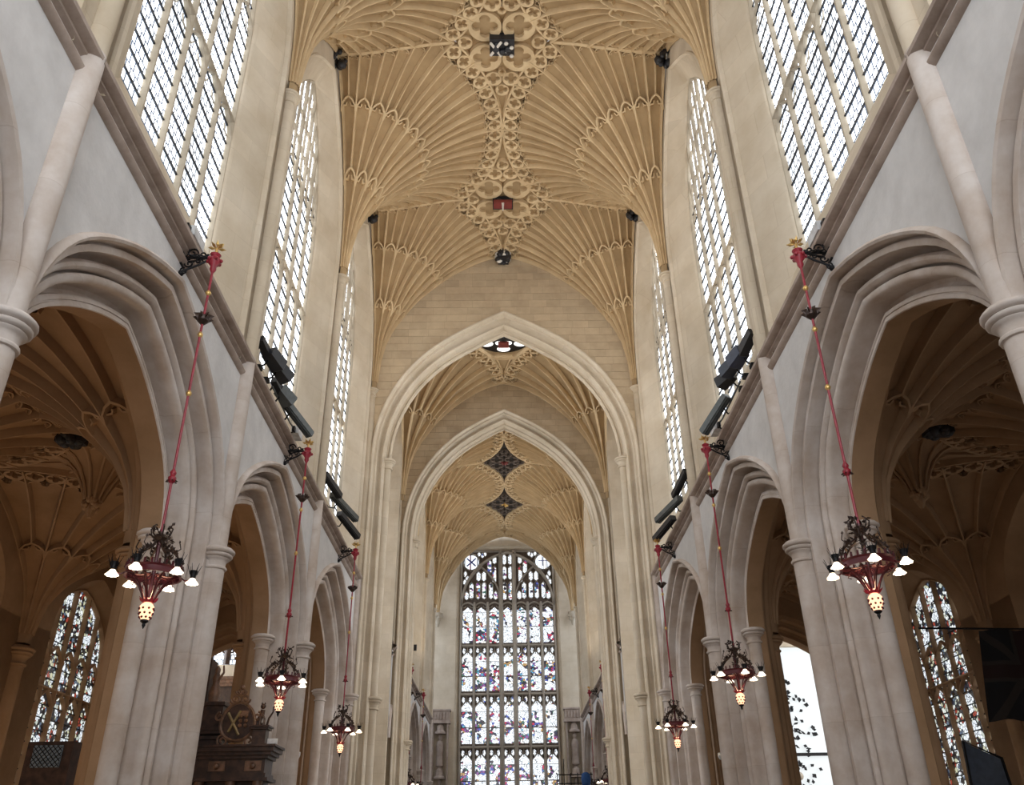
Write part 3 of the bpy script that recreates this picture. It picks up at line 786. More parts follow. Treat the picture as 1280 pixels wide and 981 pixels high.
# ------------------------------------------------------------------ chancel vault
chc = empty('ceiling'); tag(chc, 'distant fan vault of the chancel with two dark diamond panels', kind='structure')
HC = 3.525
for i, y in enumerate([CH[1], CH[2], CH[3], 61.75]):
    for s in (-1, 1):
        yp = HC if i < 2 else 1.43; ym = HC if i < 3 else 1.43
        if i == 3: p0, p1 = (-pi/2, 0)
        else: p0, p1 = -pi/2, pi/2
        if s > 0: p0, p1 = -p1, -p0; yp, ym = ym, yp
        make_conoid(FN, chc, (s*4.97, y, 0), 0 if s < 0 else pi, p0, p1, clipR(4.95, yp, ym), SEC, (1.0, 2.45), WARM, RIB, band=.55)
    # transverse ridge lines
for j, yc in enumerate(CHC[1:]):
    ridge_panel(chc, yc, ZR, HC, mat=DARK, name='dark_diamond_panel')
    for s in (-1, 1): put('transverse_rib', M_TR, chc, (s*4.97, yc, 0), 0 if s < 0 else pi)
    b = empty('diamond_tracery', (0, yc, ZR-.03)); tag(b, ('nearer' if j == 0 else 'farther')+' dark diamond shaped ridge panel of the chancel vault with pale foils', 'panel')
    mats = flat_foil(.42, 4, .10, hole=1.25).build('foil', EBACK, 50); mats2 = flat_foil(.24, 4, .10, hole=1.25).build('foil', EBACK, 50)
    for x, y in [(-.45, -.45), (.45, -.45), (-.45, .45), (.45, .45)]: put('foil', mats, b, (x, y, 0))
    for x, y in [(-1.0, 0), (1.0, 0), (-.25, 1.15), (.25, 1.15), (-.25, -1.15), (.25, -1.15), (0, 1.6), (0, -1.6)]: put('foil', mats2, b, (x, y, 0))
    put('centre_boss', foliage(MB(), .34, 12, 20+j).build('centre_boss', BOSSR if j == 0 else GOLD, 40), b)
# the half bay next to the crossing (its centre is hidden by the arch), and the flat strip at the far end
ridge_panel(chc, CH[1]-HC, ZR, HC); ridge_panel(chc, 60.33, ZR, 1.43, R=4.95)
for s in (-1, 1):
    x0, x1 = (-5, -4.3) if s < 0 else (4.3, 5)
m = MB(); xs = [-5+10*i/40 for i in range(41)]
m.grid([[(x, 39.8, vault_line(FN, x)) for x in xs], [(x, 41.28, vault_line(FN, x)) for x in xs]]); put('end_panel', m.build('end_panel', WARM), chc)
m = MB(); m.grid([[(x, 28.8, vault_line(FC, x)) for x in xs], [(x, 30.12, vault_line(FC, x)) for x in xs]]); put('end_panel', m.build('end_panel', WARM), crc)

# ------------------------------------------------------------------ east wall and great east window
EY = 62.0
ew = empty('wall_east', (0, EY, 0)); tag(ew, 'pale end wall around the great east window', kind='structure')
EW_, ET, EX = 3.42, 22.55, .18
m = MB(); m.box(-5.4, -EW_-.35+EX, 0, .5, 0, 24.3); m.box(EW_+.35+EX, 5.4, 0, .5, 0, 24.3); m.box(-EW_-.4+EX, EW_+.4+EX, 0, .5, ET+.35, 24.3); put('wall_core', m.build('wall_core', UPPER), ew)
m = MB(); pth = [(EX-EW_, 0), (EX-EW_, ET), (EX+EW_, ET), (EX+EW_, 0)]; out = [(EX-EW_-.35, 0), (EX-EW_-.35, ET+.35), (EX+EW_+.35, ET+.35), (EX+EW_+.35, 0)]
m.grid([[(x, 0, z) for x, z in out], [(x, .45, z) for x, z in pth]]); put('window_reveal', m.build('window_reveal', UPPER), ew)
put('lintel', MB().box(-4, 4, -.12, 0, 22.75, 23.15).build('lintel', UPPER), ew)
win = empty('window_east', (EX, EY+.42, 0)); tag(win, 'tall stained glass east window of seven lights in four tiers at the far end', kind='structure')
lw = 2*EW_/7; tiers = [(2.0, 5.4), (5.55, 8.55), (8.85, 12.0), (12.3, 15.35), (15.65, 18.25)]
edges = [-EW_+lw*i for i in range(8)]
for i, x in enumerate(edges):
    thick = .34 if i in (3, 4) else .20 if i not in (0, 7) else .16
    m = MB(); bar2(m, [(x, 0), (x, ET if i in (0, 3, 4, 7) else 18.6)], thick, -.30, .06); put('mullion', m.build('mullion', MULLG, 40), win)
for z in (5.47, 8.68, 12.13, 15.48):
    m = MB(); bar2(m, [(-EW_, z), (EW_, z)], .20, -.24, .06); put('transom', m.build('transom', MULLG, 40), win)
m = MB(); bar2(m, [(-EW_, ET-.04), (EW_, ET-.04)], .12, -.24, .06); put('transom', m.build('transom', MULLG, 40), win)
mh = MB(); light_head(mh, -lw/2, lw/2, 0, .42, .10, -.2, .05); mh = mh.build('light_head', MULLG, 40)
mc = MB(); bar2(mc, [(-lw/2, 0), (0, .62), (lw/2, 0)], .07, -.12, .05); bar2(mc, [(0, .3), (0, .95)], .06, -.12, .05)
for q in (-.27, .27): bar2(mc, [(q*lw-.1, .55), (q*lw, .85), (q*lw+.1, .55)], .05, -.10, .05)
mc = mc.build('canopy_tracery', MULLG, 40)
mdk = MB().add([(-lw/2, .01, 0), (lw/2, .01, 0), (lw/2, .01, .9), (-lw/2, .01, .9)], [(0, 1, 2, 3)])
for j, (z0, z1) in enumerate(tiers):
    for i in range(7):
        x = -EW_+lw*(i+.5); h = z1-z0; inn = lw/2-.12
        def panel(nm, a0, a1, mt):
            mm = MB(); mm.add([(-inn, 0, 0), (inn, 0, 0), (inn, 0, a1-a0), (-inn, 0, a1-a0)], [(0, 1, 2, 3)]); put(nm, mm.build(nm, mt), win, (x, 0, a0))
        if j < 4:
            panel('scene_panel', z0+.08, z0+h*.34, EASTG); panel('scene_panel', z0+h*.36, z0+h*.68, EASTG)
            mm = MB(); top = h*.68; mm.add([(-inn, 0, 0), (inn, 0, 0), (inn, 0, h*.08), (.05, 0, h*.20), (-.05, 0, h*.20), (-inn, 0, h*.08)], [(0, 1, 2, 3, 4, 5)])
            put('canopy_panel', mm.build('canopy_panel', EASTC), win, (x, 0, z0+h*.69))
            put('canopy_tracery', mc, win, (x, -.02, z1-.80))
            for q in (-1, 1):
                mm = MB(); mm.add([(-.10, 0, 0), (0, 0, -.16), (.10, 0, 0), (.10, 0, .16), (0, 0, .26), (-.10, 0, .16)], [(0, 1, 2, 3, 4, 5)]); put('tracery_light', mm.build('tracery_light', EASTC), win, (x+q*lw*.25, .0, z1-.26))
        else:
            panel('scene_panel', z0+.05, z0+h*.45, EASTG); panel('scene_panel', z0+h*.47, z0+h*.86, EASTG)
            mm = MB(); mm.grid([[(-inn, 0, 0), (0, 0, 0), (inn, 0, 0)], [(-inn, 0, .05), (0, 0, .36), (inn, 0, .05)]]); put('canopy_panel', mm.build('canopy_panel', EASTC), win, (x, 0, z0+h*.87))
            put('light_head', mh, win, (x, 0, z1-.05))
put('dark_backing', MB().add([(-EW_, .05, 0), (EW_, .05, 0), (EW_, .05, ET), (-EW_, .05, ET)], [(0, 1, 2, 3)]).build('dark_backing', EBACK), win)
# head: main arch with two sub-arches, upper lights, corner roses
EA = Arch(EW_, 18.3, 4.12, 1.225, 40)
m = MB(); bar2(m, EA.full(0, 10), .20, -.30, .05); put('main_arch', m.build('main_arch', MULLG, 40), win)
for sd in (-1, 1):
    cx = sd*(EW_-lw*1.5); SA = Arch(lw*1.5, 18.4, 2.9, 2.44, 30)
    m = MB(); bar2(m, [(cx+x, z) for x, z in SA.full(0, 8)], .14, -.24, .05); put('sub_arch', m.build('sub_arch', MULLG, 40), win)
    def tl(x, z, w_, h):
        mm = MB(); mm.add([(-w_/2, 0, 0), (0, 0, -.1), (w_/2, 0, 0), (w_/2, 0, h), (0, 0, h+.16), (-w_/2, 0, h)], [(0, 1, 2, 3, 4, 5)]); put('tracery_light', mm.build('tracery_light', EASTG if h > .5 else EASTC), win, (x, 0, z))
        m2 = MB(); bar2(m2, [(-w_/2-.04, 0), (-w_/2-.04, h), (0, h+.22), (w_/2+.04, h), (w_/2+.04, 0), (0, -.14), (-w_/2-.04, 0)], .05, -.12, .03); put('tracery_bar', m2.build('tracery_bar', MULLG, 40), win, (x, 0, z))
    for x, z, h in [(-.72, 19.0, .95), (-.22, 19.0, 1.0), (.22, 19.0, 1.0), (.72, 19.0, .95), (-.2, 20.35, .45), (.2, 20.35, .45), (-1.08, 18.95, .35), (1.08, 18.95, .35)]: tl(cx+x, z, .27, h)
    tl(cx-sd*.62, 20.9, .27, .8); tl(cx-sd*.98, 20.2, .25, 1.0); tl(cx-sd*1.0, 21.65, .25, .35)
    rx = sd*(EW_-.72); rzz = ET-.86
    m = MB(); m.lathe([(.01, 0), (.56, 0)], 24, cap=False); me = m.build('rose_glass', EASTC)
    o = put('rose_glass', me, win, (rx, 0, rzz)); o.rotation_euler = (pi/2, 0, 0)
    o = put('rose_frame', flat_foil(.66, 8, .12, hole=1.9).build('rose_frame', MULLG, 40), win, (rx, 0, rzz)); o.rotation_euler = (-pi/2, 0, 0)
    m = MB(); bar2(m, [(-.34, -.3), (.34, .3)], .10, -.05, 0); bar2(m, [(-.34, .3), (.34, -.3)], .10, -.05, 0) if sd < 0 else bar2(m, [(0, -.34), (0, .34)], .08, -.05, 0)
    if sd > 0: m = MB(); bar2(m, [(0, -.34), (0, .34)], .05, -.05, 0); bar2(m, [(-.34, .08), (.34, .08)], .05, -.05, 0)
    put('rose_emblem', m.build('rose_emblem', plain('deep_blue_glass', (.03, .04, .2), .3)), win, (rx, -.03, rzz))
    for x, z, h in [(EW_-1.55, ET-.42, .12), (EW_-1.30, ET-.30, .1), (EW_-1.75, ET-.30, .1), (EW_-.28, ET-1.9, .2), (EW_-.42, ET-2.2, .2), (EW_-.25, ET-2.55, .25)]: tl(sd*x, z, .2, h)
for x, z, h in [(-.22, 18.9, 1.1), (.22, 18.9, 1.1), (-.22, 20.45, .75), (.22, 20.45, .75), (-.22, 21.6, .5), (.22, 21.6, .5)]: tl(x, z, .28, h)

# corbels of the last vault springing
for s in (-1, 1):
    m = foliage(MB(), .42, 16, 30+s, 0, 1.2); m.lathe([(.08, -.7), (.16, -.4), (.30, 0), (.34, .25)], 10)
    o = put('vault_corbel', m.build('vault_corbel', MULL, 40), None, (s*4.86, 61.5, ZV+.1)); tag(o, 'carved foliage corbel on the %s of the east window' % SIDE[s], 'corbel')
# statue niches flanking the window
for s in (-1, 1):
    o = empty('statue_niche', (s*4.55+.05, 61.95, 0)); tag(o, 'tall carved stone niche with canopied statues on the %s of the east window' % SIDE[s], 'niche')
    m = MB()
    for x in (-.55, .45): m.box(x, x+.1, -.42, 0, 0, 10.8)
    put('side_buttress', m.build('side_buttress', STRING), o)
    m = MB(); m.box(-.68, .68, -.55, 0, 10.15, 10.35); m.box(-.62, .62, -.5, 0, 10.35, 10.95); m.box(-.7, .7, -.58, 0, 10.95, 11.05)
    for i in range(6): m.box(-.6+.2*i, -.5+.2*i, -.56, -.5, 10.4, 10.85)
    put('cornice', m.build('cornice', STRING), o)
    for z in (4.6, 7.4):
        m = MB(); m.lathe([(.10, 0), (.26, .1), (.22, .9), (.28, 1.35), (.20, 1.6), (.09, 1.7), (.14, 1.85), (.12, 2.0), (.02, 2.1)], 12, (0, -.2)); put('statue', m.build('statue', STRING, 50), o, (0, 0, z))
        m = MB(); m.lathe([(.42, 0), (.42, .12), (.3, .2), (.25, .5), (.05, .75)], 8, (0, -.2)); put('canopy', m.build('canopy', STRING), o, (0, 0, z+2.1))

# ------------------------------------------------------------------ aisles
AX0, AX1 = W+T, 11.75; AHX = (AX1-AX0)/2; AXM = (AX0+AX1)/2; AZR = 9.62
FA = Fan(3.485, ZC+.10, AZR, .2)
WAI = Arch(1.95, 7.0, 1.75, .7, 50)
for s in (-1, 1):
    nm = SIDE[s]
    ac = empty('ceiling'); tag(ac, 'shadowed brown fan vault of the %s aisle' % nm, kind='structure')
    for k, y in enumerate(SB):
        for side, x in ((0, AX0), (1, AX1)):
            facing = (1 if side == 0 else -1)*s       # +1: local +x is world +x
            rz = 0 if facing > 0 else pi
            if k == 0 and side == 0 or k > 0 or True:
                p0, p1 = -pi/2, pi/2
                if k == 3: p0, p1 = ((-pi/2, 0) if facing > 0 else (0, pi/2))
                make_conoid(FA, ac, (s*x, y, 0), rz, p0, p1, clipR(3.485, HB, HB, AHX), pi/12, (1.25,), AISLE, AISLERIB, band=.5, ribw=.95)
    for j, yc in enumerate(BAYC[1:]):
        # central plate of the bay
        m = MB(); n = 40; ra = []
        for i in range(n):
            a = 2*pi*i/n; t = .3
            while t < 4:
                x, y = abs(t*cos(a)), abs(t*sin(a))
                if (AHX-x)**2+(HB-y)**2 < 3.485**2 or x > AHX or y > HB: break
                t += .02
            ra.append(((t+.05)*cos(a), (t+.05)*sin(a), AZR))
        m.add(ra, [tuple(range(n))]); put('centre_plate', m.build('centre_plate', AISLE), ac, (s*AXM, yc, 0))
        pd = empty('ceiling_pendant', (s*AXM, yc, AZR)); tag(pd, 'carved stone pendant hanging from the %s aisle vault, %s' % (nm, ('nearest bay', 'bay seen through the largest arch', 'bay beside the transept')[j]), 'pendant', 'aisle vault pendants')
        prof = [(.92, .0), (.66, -.10), (.46, -.28), (.30, -.55), (.20, -.80), (.16, -.92)]
        put('pendant_cone', MB().lathe(prof, 24, cap=False).build('pendant_cone', AISLE, 60), pd)
        for i in range(12):
            m = MB(); m.tube([(r+.02, 0, z-.02) for r, z in prof], .035, 5); put('rib', m.build('rib', AISLERIB, 50) if i == 0 and s < 0 and j == 0 else bpy.data.meshes['rib_p'] if 'rib_p' in bpy.data.meshes else m.build('rib_p', AISLERIB, 50), pd, (0, 0, 0), i*pi/6)
        m = foliage(MB(), .24, 14, 40+j, -1.0, 1.0); m.lathe([(.10, -1.0), (.12, -1.15), (.04, -1.32)], 8); put('foliage_tip', m.build('foliage_tip', AISLERIB, 40), pd)
        for i in range(8):
            a = i*pi/4+pi/8; put("quatrefoil", flat_foil(.20, 4, .07, n=16).build('quatrefoil', AISLERIB, 50), ac, (s*AXM+1.05*cos(a)*.75, yc+1.30*sin(a), AZR))
    # long ridge rib
    m = MB()
    for yc in BAYC[1:]:
        pts = []
        for i in range(13):
            y = -HB+2*HB*i/12; r = sqrt(AHX**2+(HB-abs(y))**2); pts.append((0, yc+y, FA.z(r)-.03))
        m.tube(pts, .06, 5)
    put('ridge_rib', m.build('ridge_rib', AISLERIB, 50), ac, (s*AXM, 0, 0))
    m = MB()
    for yc in BAYC[1:]:
        for q in (-1, 1):
            pts = [(q*(AHX-AHX*.72*i/8), yc, FA.z(sqrt((AHX*.72*i/8)**2+HB**2))-.03) for i in range(9)]; m.tube(pts, .06, 5)
    put('transverse_rib', m.build('transverse_rib', AISLERIB, 50), ac, (s*AXM, 0, 0))
    bo = put('aisle_boss', foliage(MB().box(-.28, .28, -.15, .15, -.12, .1), .34, 16, 50, 0, .6).build('aisle_boss', BOSSB, 40), None, (s*AXM, BAYC[2]-1.45, AZR-.12)); tag(bo, 'black carved boss on the %s aisle vault' % nm, 'boss')
    # outer wall
    aw = empty('wall_aisle_'+nm); tag(aw, 'outer wall of the %s aisle with stained glass windows' % nm, kind='structure')
    def aw_mesh():
        m = MB(); A = Arch(2.25, 7.0, 2.05, .7, 50); xs = sorted(set([x for x, z in A.full(0, 8)]+[-HB, HB]))
        m.grid([[(x, 0, (A.top(x) or A.z) if abs(x) < A.a else 0) for x in xs], [(x, 0, 10.2) for x in xs]])
        for q in (-1, 1): m.grid([[(q*2.25, 0, 0), (q*HB, 0, 0)], [(q*2.25, 0, 7.0), (q*HB, 0, 7.0)]])
        p1 = [(2.25, 1.9)]+A.full(0, 8)+[(-2.25, 1.9)]; p2 = [(1.95, 2.3)]+WAI.full(0, 8)+[(-1.95, 2.3)]
        m.grid([[(x, 0, z) for x, z in p1], [(x, .5, z) for x, z in p2], [(x, .9, z) for x, z in p2]])
        m.grid([[(-2.25, 0, 0), (2.25, 0, 0)], [(-2.25, 0, 1.9), (2.25, 0, 1.9)], [(-1.95, .5, 2.3), (1.95, .5, 2.3)]])
        return m
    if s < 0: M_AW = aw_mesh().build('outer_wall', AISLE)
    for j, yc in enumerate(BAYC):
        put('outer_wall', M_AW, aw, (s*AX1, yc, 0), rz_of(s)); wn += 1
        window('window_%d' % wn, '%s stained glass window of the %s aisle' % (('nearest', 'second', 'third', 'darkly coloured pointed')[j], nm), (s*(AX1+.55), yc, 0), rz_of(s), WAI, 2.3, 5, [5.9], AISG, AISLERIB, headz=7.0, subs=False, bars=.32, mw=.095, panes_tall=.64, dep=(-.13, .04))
    for i, y in enumerate(SB):
        p = empty('aisle_respond', (s*AX1, y, 0)); tag(p, 'brown half-round wall shaft of the %s aisle, %s' % (nm, ('nearest', 'second', 'third', 'last')[i]), 'column', 'aisle wall shafts')
        put('shaft', bpy.data.meshes.new_from_object if False else MB().lathe([(.2, 0), (.2, ZC-.3)], 16, cap=False).build('shaft', AISLE, 60), p); put('capital', capital().build('capital', AISLE, 50), p, (0, 0, ZC))
    # end arch of the aisle into the transept
    EA2 = Arch(2.3, 6.6, 2.1, .65, 50)
    root = empty('aisle_end_arch', (s*AXM, SB[3]+.1, 0)); tag(root, 'stepped brown arch at the end of the %s aisle opening to the transept' % nm, 'arch')
    pr = [(0, 0), (.12, .05), (.14, .25), (.22, .3), (.30, .3), (.32, .5), (.40, .56), (.50, .56), (.5, 1.1), (.1, 1.3)]
    put('moulding', sweep_arch(EA2, pr).build('moulding', AISLE, 30), root)
    for q in (-1, 1): put('jamb', jamb(EA2, pr, 0, 6.6, q).build('jamb', AISLE, 30), root)
    m = MB(); xs = sorted(set([x for x, z in EA2.full(0, 8)]+[-2.9, 2.9]))
    m.grid([[(x, 0, (EA2.top(x) or EA2.z) if abs(x) < EA2.a else EA2.z) for x in xs], [(x, 0, 10.5) for x in xs]])
    for q in (-1, 1): m.grid([[(q*2.3, 0, 0), (q*2.9, 0, 0)], [(q*2.3, 0, 6.6), (q*2.9, 0, 6.6)]])
    put('end_wall', m.build('end_wall', AISLE), aw, (s*AXM, SB[3]+.1, 0))
    # transept shell
    tr = empty('wall_transept_'+nm); tag(tr, '%s transept beyond the aisle' % nm, kind='structure')
    xa, xb = s*W, s*19.0; lo, hi = min(xa, xb), max(xa, xb)
    m = MB(); m.box(lo, hi, 37.6, 37.9, 0, 21); put('far_wall', m.build('far_wall', UPPER), tr)
    m = MB(); m.box(min(s*19, s*19.3), max(s*19, s*19.3), 28, 38, 0, 21); put('end_wall', m.build('end_wall', UPPER), tr)
    m = MB(); m.box(lo, hi, 28, 38, 21, 21.3); put('roof', m.build('roof', WARM), tr)
    m = MB(); m.box(min(s*6.7, xb), max(s*6.7, xb), 28.9, 29.1, 10, 21); m.box(min(s*12, xb), max(s*12, xb), 28.9, 29.1, 0, 21); put('near_wall', m.build('near_wall', UPPER), tr)
    # aisle roof over the ceiling
    m = MB(); m.box(min(s*(W+.3), s*12.8), max(s*(W+.3), s*12.8), -7, 28.9, 10.4, 10.6); put('roof', m.build('roof', DARK), aw)
    # transept end window
    wn += 1
    window('window_%d' % wn, 'tall window at the end of the %s transept' % nm, (s*18.95, 33.2, 0), rz_of(s), Arch(3.2, 14, 4.0, .7, 50), 4.0, 5, [9], TRANG, MULL, headz=14.0, bars=0, panes_tall=2.0, subs=False)

# chancel aisle outer wall (closes the view through the far arches)
for s in (-1, 1):
    o = put('chancel_aisle', MB().box(min(s*11, s*11.3), max(s*11, s*11.3), 38, 64, 0, 11).box(min(s*6.7, s*11.3), max(s*6.7, s*11.3), 38, 64, 10.3, 10.5).build('wall', PLASTER), walls[s])
# right transept: big white area, made to glow as if lit, with dark flecks
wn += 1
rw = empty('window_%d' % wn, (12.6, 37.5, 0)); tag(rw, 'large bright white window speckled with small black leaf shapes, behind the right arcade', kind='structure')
put('pane', MB().add([(-3, 0, .5), (3, 0, .5), (3, 0, 9.7), (-3, 0, 9.7)], [(0, 1, 2, 3)]).build('pane', WHITEGLOW), rw)
m = MB().box(-3.1, 3.1, -.25, 0, 9.7, 9.85); m.box(-3.1, 3.1, -.15, 0, 9.85, 10.1); put('window_head', m.build('window_head', MULL), rw)
put('saddle_bar', MB().box(-3, 3, -.10, -.04, 5.35, 5.47).build('saddle_bar', IRON), rw)
m = MB(); m.tube([(-1.9, -.1, 6.6), (-1.5, -.12, 6.2), (-1.2, -.12, 5.4), (-1.1, -.1, 4.6)], .035, 5); m.tube([(-1.9, -.1, 6.4), (-1.4, -.12, 5.6), (-.9, -.12, 4.9)], .03, 5); m.ball((-.85, -.12, 4.6), .16, 8); put('branch', m.build('branch', MULLG), rw)
rd = random.Random(12)
lf = [MB().add([(-a, 0, -b*.4), (a*.3, -.02, -b), (a, 0, b*.2), (0, -.02, b)], [(0, 1, 2, 3)]).build('leaf', IRON) for a, b in [(.07, .09), (.09, .07), (.05, .12), (.11, .10)]]
for i in range(190):
    t = rd.random(); z = 8.6-t*6.2 if i % 3 else rd.gauss(5.6, 1.0); x = -1.3+rd.gauss(0, .45)+.35*sin(t*6)+(.3*(8.6-z)/5)
    if not (.8 < z < 9.3) or x < -2.6: continue
    o = put('leaf', lf[i % 4], rw, (x, -.06, z)); o.rotation_euler = (0, rd.uniform(0, 6.28), 0)
# left transept: bright window with dark frame above an arched timber front
wn += 1
window('window_%d' % wn, 'small bright window high in the left transept, above dark timber', (-12.0, 37.5, 0), 0, Arch(2.2, 10.2, 1.6, .7, 50), 9.3, 6, [], CLERE, WOOD, headz=10.2, bars=0, panes_tall=1.0, subs=False, mw=.28)

# ------------------------------------------------------------------ unseen area fills added low in the aisles to brighten the vaults
def area(name, loc, size, power, colr, rot=(pi, 0, 0), spread=pi):
    l = bpy.data.lights.new(name, 'AREA'); l.shape = 'RECTANGLE'; l.size, l.size_y = size; l.energy = power; l.color = colr; l.spread = spread
    o = bpy.data.objects.new(name, l); col.objects.link(o); o.location = loc; o.rotation_euler = rot; return o
area('aisle_uplight', (-9.1, 14.0, .9), (3.0, 16), 85, (1, .66, .36))
area('aisle_uplight', (9.1, 14.0, .9), (3.0, 16), 8, (1, .68, .40))

# ------------------------------------------------------------------ chandeliers
def leafy(m, base, d, L_=.07, w_=.022):
    b = Vector(base); d = Vector(d).normalized(); a = d.cross(Vector((.3, .5, .8))).normalized(); n = d.cross(a)
    p = [b, b+d*L_*.5+a*w_, b+d*L_, b+d*L_*.5-a*w_, b+d*L_*.45+n*w_*.5]
    m.add([tuple(x) for x in p], [(0, 1, 4), (1, 2, 4), (2, 3, 4), (3, 0, 4), (0, 1, 2, 3)])
def make_chandelier():
    rd = random.Random(31)
    t = empty('chandelier')
    put('rod', MB().tube([(0, 0, .3), (0, 0, 4.86)], .019, 8).build('rod', RED, 40), t)
    put('stem', MB().tube([(0, 0, -.36), (0, 0, .55)], .026, 8).build('stem', DKRED, 40), t)
    for z, r in [(4.30, .045), (3.56, .042), (2.58, .042)]:
        put('gilt_knob', MB().lathe([(.015, z-.05), (r*.7, z-.03), (r, z), (r*.7, z+.03), (.015, z+.05)], 10).build('gilt_knob', GOLD, 50), t)
    m = MB(); m.lathe([(.02, 1.22), (.05, 1.25), (.055, 1.30), (.03, 1.33), (.045, 1.37), (.02, 1.42)], 10); put('red_collar', m.build('red_collar', RED, 50), t)
    m = MB()
    for i in range(6): a = i*pi/3; leafy(m, (.03*cos(a), .03*sin(a), 1.26), (cos(a), sin(a), -.3), .06, .02)
    put('collar_leaves', m.build('collar_leaves', LEAF), t)
    # dark star shaped coronet high on the rod
    m = MB(); m.lathe([(.03, 3.74), (.085, 3.80), (.09, 3.86), (.06, 3.89)], 12)
    for i in range(8):
        a = i*pi/4; m.add([(.07*cos(a-.3), .07*sin(a-.3), 3.84), (.07*cos(a+.3), .07*sin(a+.3), 3.84), (.16*cos(a), .16*sin(a), 3.88), (.07*cos(a), .07*sin(a), 3.79), (.05*cos(a), .05*sin(a), 3.93)], [(0, 2, 3), (3, 2, 1), (0, 4, 2), (4, 1, 2)])
    put('star_coronet', m.build('star_coronet', LEAF), t)
    # socket and gilt finial at the bracket
    m = MB(); m.lathe([(.02, 4.68), (.05, 4.74), (.045, 4.80), (.09, 4.86), (.10, 4.92), (.06, 4.97), (.085, 5.02), (.03, 5.06)], 12)
    for i in range(6): a = i*pi/3; m.ball((.10*cos(a), .10*sin(a), 4.90), .032, 6)
    put('red_socket', m.build('red_socket', RED, 50), t)
    m = MB(); m.tube([(0, 0, 5.04), (0, 0, 5.16)], .02, 6)
    for k in range(10):
        a = k*2*pi/5+(.6 if k > 4 else 0); leafy(m, (.02*cos(a), .02*sin(a), 5.14), (cos(a), sin(a), .3 if k > 4 else 1.3), .13, .03)
    put('gilt_finial', m.build('gilt_finial', GOLD), t)
    # leafy crown
    m = MB()
    m.lathe([(.05, .42), (.09, .46), (.07, .50)], 10)
    for i in range(34):
        a = rd.uniform(0, 2*pi); z = rd.uniform(.42, .62); r = rd.uniform(.05, .13); leafy(m, (r*cos(a), r*sin(a), z), (cos(a), sin(a), rd.uniform(-.5, 1.2)), rd.uniform(.05, .09), .022)
    for i in range(6):
        a = i*pi/3; m.tube([(.03*cos(a), .03*sin(a), .40), (.12*cos(a), .12*sin(a), .50), (.14*cos(a), .14*sin(a), .58), (.09*cos(a), .09*sin(a), .62)], .011, 5)
    put('leaf_crown', m.build('leaf_crown', LEAF), t)
    # six leafy sprays from crown to ring
    mm = MB(); pts = [(.05, .42), (.10, .33), (.20, .27), (.27, .20), (.31, .12), (.33, .04)]
    mm.tube([(r, 0, z) for r, z in pts], .013, 5)
    for r, z in pts[1:]+[(.15, .30), (.24, .235), (.29, .16)]:
        for q in range(4): leafy(mm, (r, 0, z), (rd.uniform(-.4, 1), rd.uniform(-1, 1), rd.uniform(.2, 1.2)), rd.uniform(.05, .085), .02)
    mm.tube([(.20, 0, .27), (.27, 0, .33), (.25, 0, .40)], .008, 4); leafy(mm, (.25, 0, .39), (-.2, 0, 1), .06, .02)
    mm = mm.build('leaf_spray', LEAF)
    for i in range(6): put('leaf_spray', mm, t, (0, 0, 0), i*pi/3+.2)
    # corona ring with cresting
    m = MB(); m.lathe([(.315, -.05), (.345, -.055), (.335, -.03), (.325, .02), (.345, .04), (.33, .05), (.31, .04), (.315, -.05)], 36, cap=False)
    put('corona_ring', m.build('corona_ring', DKRED, 40), t)
    m = MB()
    for i in range(24):
        a = i*2*pi/24; c = (.33*cos(a), .33*sin(a)); m.box(c[0]-.012, c[0]+.012, c[1]-.012, c[1]+.012, .04, .085); m.ball((c[0], c[1], .095), .016, 5)
    put('cresting', m.build('cresting', DKRED), t)
    # ribs below
    mm = MB(); mm.tube([(.33, 0, -.04), (.24, 0, -.07), (.16, 0, -.14), (.10, 0, -.25), (.055, 0, -.36)], .014, 5); mm.tube([(.30, 0, -.05), (.18, 0, -.05), (.05, 0, -.02)], .010, 4)
    mm.tube([(.24, 0, -.07), (.27, 0, -.12), (.23, 0, -.14)], .007, 4); mm = mm.build('lower_rib', DKRED, 40)
    for i in range(8): put('lower_rib', mm, t, (0, 0, 0), i*pi/4)
    # lit drop
    m = MB(); m.lathe([(.05, -.32), (.075, -.34), (.06, -.37)], 12); 
    for i in range(8): a = i*pi/4; leafy(m, (.06*cos(a), .06*sin(a), -.37), (cos(a), sin(a), 1.0), .09, .018)
    put('red_cup', m.build('red_cup', RED, 40), t)
    dr = put('lit_drop', MB().lathe([(.03, -.36), (.065, -.39), (.085, -.42), (.07, -.455), (.085, -.475), (.065, -.515), (.07, -.535), (.045, -.575), (.03, -.60)], 14).build('lit_drop', CRYS, 50), t)
    m = MB()
    for z, r in [(-.45, .088), (-.505, .08), (-.555, .066)]:
        for i in range(8): a = i*pi/4+z*9; m.ball((r*cos(a), r*sin(a), z), .015, 5)
    put('drop_band', m.build('drop_band', DKRED, 40), dr)
    put('drop_tip', MB().lathe([(.045, -.58), (.05, -.60), (.018, -.625), (.022, -.645), (.003, -.69)], 10).build('drop_tip', IRON, 50), t)
    # six lamps on short arms
    cup = MB(); cup.lathe([(.02, -.02), (.035, 0), (.04, .05), (.05, .09)], 10)
    for i in range(6): a = i*pi/3; cup.tube([(.04*cos(a), .04*sin(a), .04), (.065*cos(a), .065*sin(a), .11), (.09*cos(a), .09*sin(a), .17)], .006, 4, .4)
    cup = cup.build('lamp_cup', IRON)
    sh = MB(); rows = []
